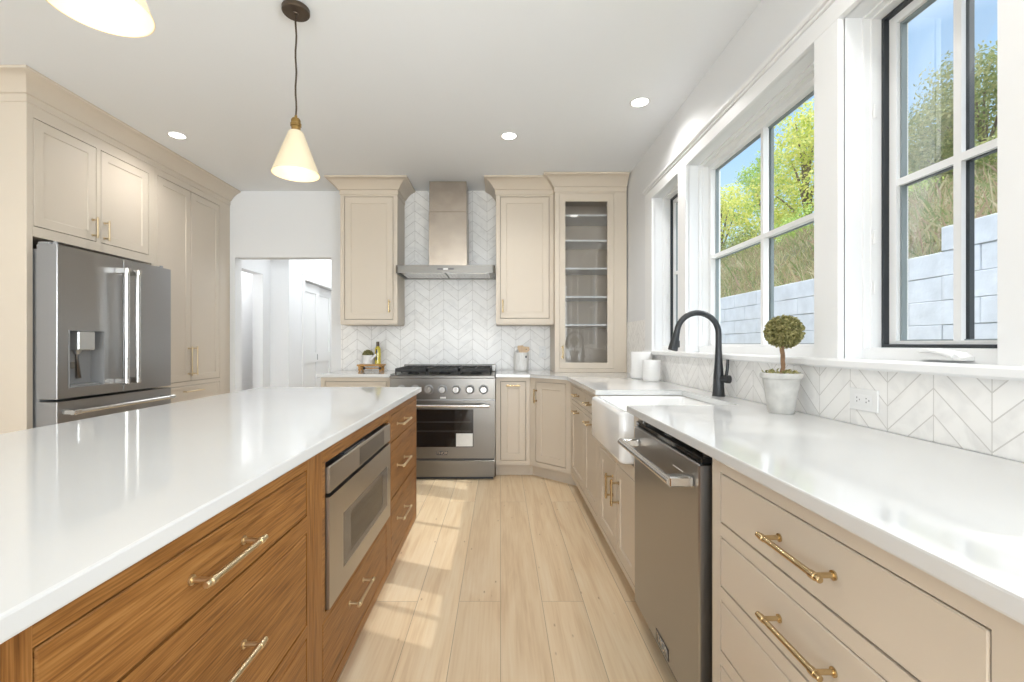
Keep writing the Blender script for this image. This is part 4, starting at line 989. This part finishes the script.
# outlets
def outlet(F, uc, wc, horiz, lbl):
    c = F @ Vector((uc, .0085, wc)); t = thing('power_outlet', lbl, 'outlet', c)
    a, b = (.0585, .0355) if horiz else (.0355, .0585)
    bm = B(); box(bm, uc-a, uc+a, .0082, .0135, wc-b, wc+b, F, .003); obj('cover_plate', bm, PLAST, t)
    a2, b2 = (.034, .0165) if horiz else (.0165, .034)
    bm = B(); box(bm, uc-a2, uc+a2, .0136, .0152, wc-b2, wc+b2, F, .001); obj('receptacle', bm, TRIM, t)
    bm = B()
    for s in (-.019, .019):
        for p, q in ((-.006, .004), (.006, .004), (0, -.007)):
            u, w_ = (s+q, p) if horiz else (p, s+q); box(bm, uc+u-.0014, uc+u+.0014, .0153, .0156, wc+w_-.0022, wc+w_+.0022, F)
    obj('socket_slot', bm, DARKP, t)
outlet(FRW, 1.474, 1.0, True, 'white horizontal power outlet in the tile below the near window')
outlet(FBW, .428, 1.10, False, 'white upright power outlet on the back tile beside the stoneware crock')

# ------------------------------------------------------------------ lamps
def pendant(x, y, lbl):
    zb = 1.965
    t = thing('pendant_lamp', lbl, 'lamp', (x, y, zb), 'pendant lamps over the island')
    bm = B(); lathe(bm, [(0, 0), (.057, 0), (.0605, -.003), (.0605, -.020), (.0575, -.024), (.012, -.024), (.010, -.028), (0, -.028)], (x, y, HC-.001), 32); obj('ceiling_canopy', bm, BRONZE, t)
    bm = B(); pts = [(x+.0022*math.sin(k*1.3), y, 2.235+(HC-.03-2.235)*k/14) for k in range(15)]; tube(bm, pts, .0042, 8); obj('cord', bm, BRONZE, t)
    bm = B(); lathe(bm, [(0, .245), (.010, .245), (.0105, .256), (.016, .258), (.021, .250), (.021, .236), (.024, .234), (.024, .222), (.020, .220), (.020, .197), (0, .197)][::-1], (x, y, zb), 24); lathe(bm, [(0, .252), (.007, .252), (.006, .272), (0, .272)], (x, y, zb), 12); obj('socket', bm, BRASSD, t)
    bm = B(); lathe(bm, [(.020, .200), (.028, .198), (.034, .191), (.1030, .004), (.1050, .0), (.1020, .001), (.0315, .188), (.026, .193), (.020, .195)], (x, y, zb), 48); obj('shade', bm, OPAL, t, smooth=50)
    bm = B(); lathe(bm, [(0, .190), (.013, .190), (.014, .165), (.022, .145), (.030, .118), (.029, .098), (.018, .080), (0.0005, .075)], (x, y, zb), 24); obj('bulb', bm, BULB, t, smooth=60)
    L = lamp('pendant_bulb_light', 'POINT', (x, y, zb+.03), .55, (1.0, .84, .62), shadow_soft_size=.03)
pendant(-.947, 2.12, 'cone-shaped opal glass pendant lamp hanging over the island near the back')
pendant(-.937, 1.07, 'cone-shaped opal glass pendant lamp cut off by the top left frame edge')
def downlight(x, y, lbl, power):
    t = thing('ceiling_light', lbl, 'ceiling light', (x, y, HC-.004), 'recessed ceiling lights')
    bm = B(); lathe(bm, [(.052, -.0005), (.064, -.0005), (.0645, -.003), (.060, -.005), (.052, -.0035), (.052, -.0005)], (x, y, HC), 32, caps=False); obj('trim_ring', bm, PLAST, t)
    bm = B(); lathe(bm, [(0, -.0025), (.0525, -.0025), (.0525, -.0005), (0, -.0005)], (x, y, HC), 32); obj('lens', bm, CANL, t)
    lamp('downlight_beam', 'SPOT', (x, y, HC-.012), power, (1.0, .985, .965), (0, 0, -1), spot_size=math.radians(150), spot_blend=.9, shadow_soft_size=.05)
DLP, DLN = 66, 13
downlight(-2.407, 3.41, 'round recessed ceiling light in front of the tall left cabinets', 22)
downlight(.064, 3.42, 'round recessed ceiling light in the middle, in front of the range', 38)
downlight(.896, 2.943, 'round recessed ceiling light near the window wall', 24)
for x, y, lb in ((-2.40, 1.7, 'left of the island'), (.064, 1.55, 'over the aisle beside the island'), (.896, 1.2, 'over the near drawers'), (-2.40, 0, 'behind the camera at the left'), (.064, -.3, 'over the camera'), (-.95, -1.8, 'behind the camera in the middle')):  # unseen downlights added to even out the room's light
    downlight(x, y, 'round recessed ceiling light added outside the frame, %s' % lb, DLN)
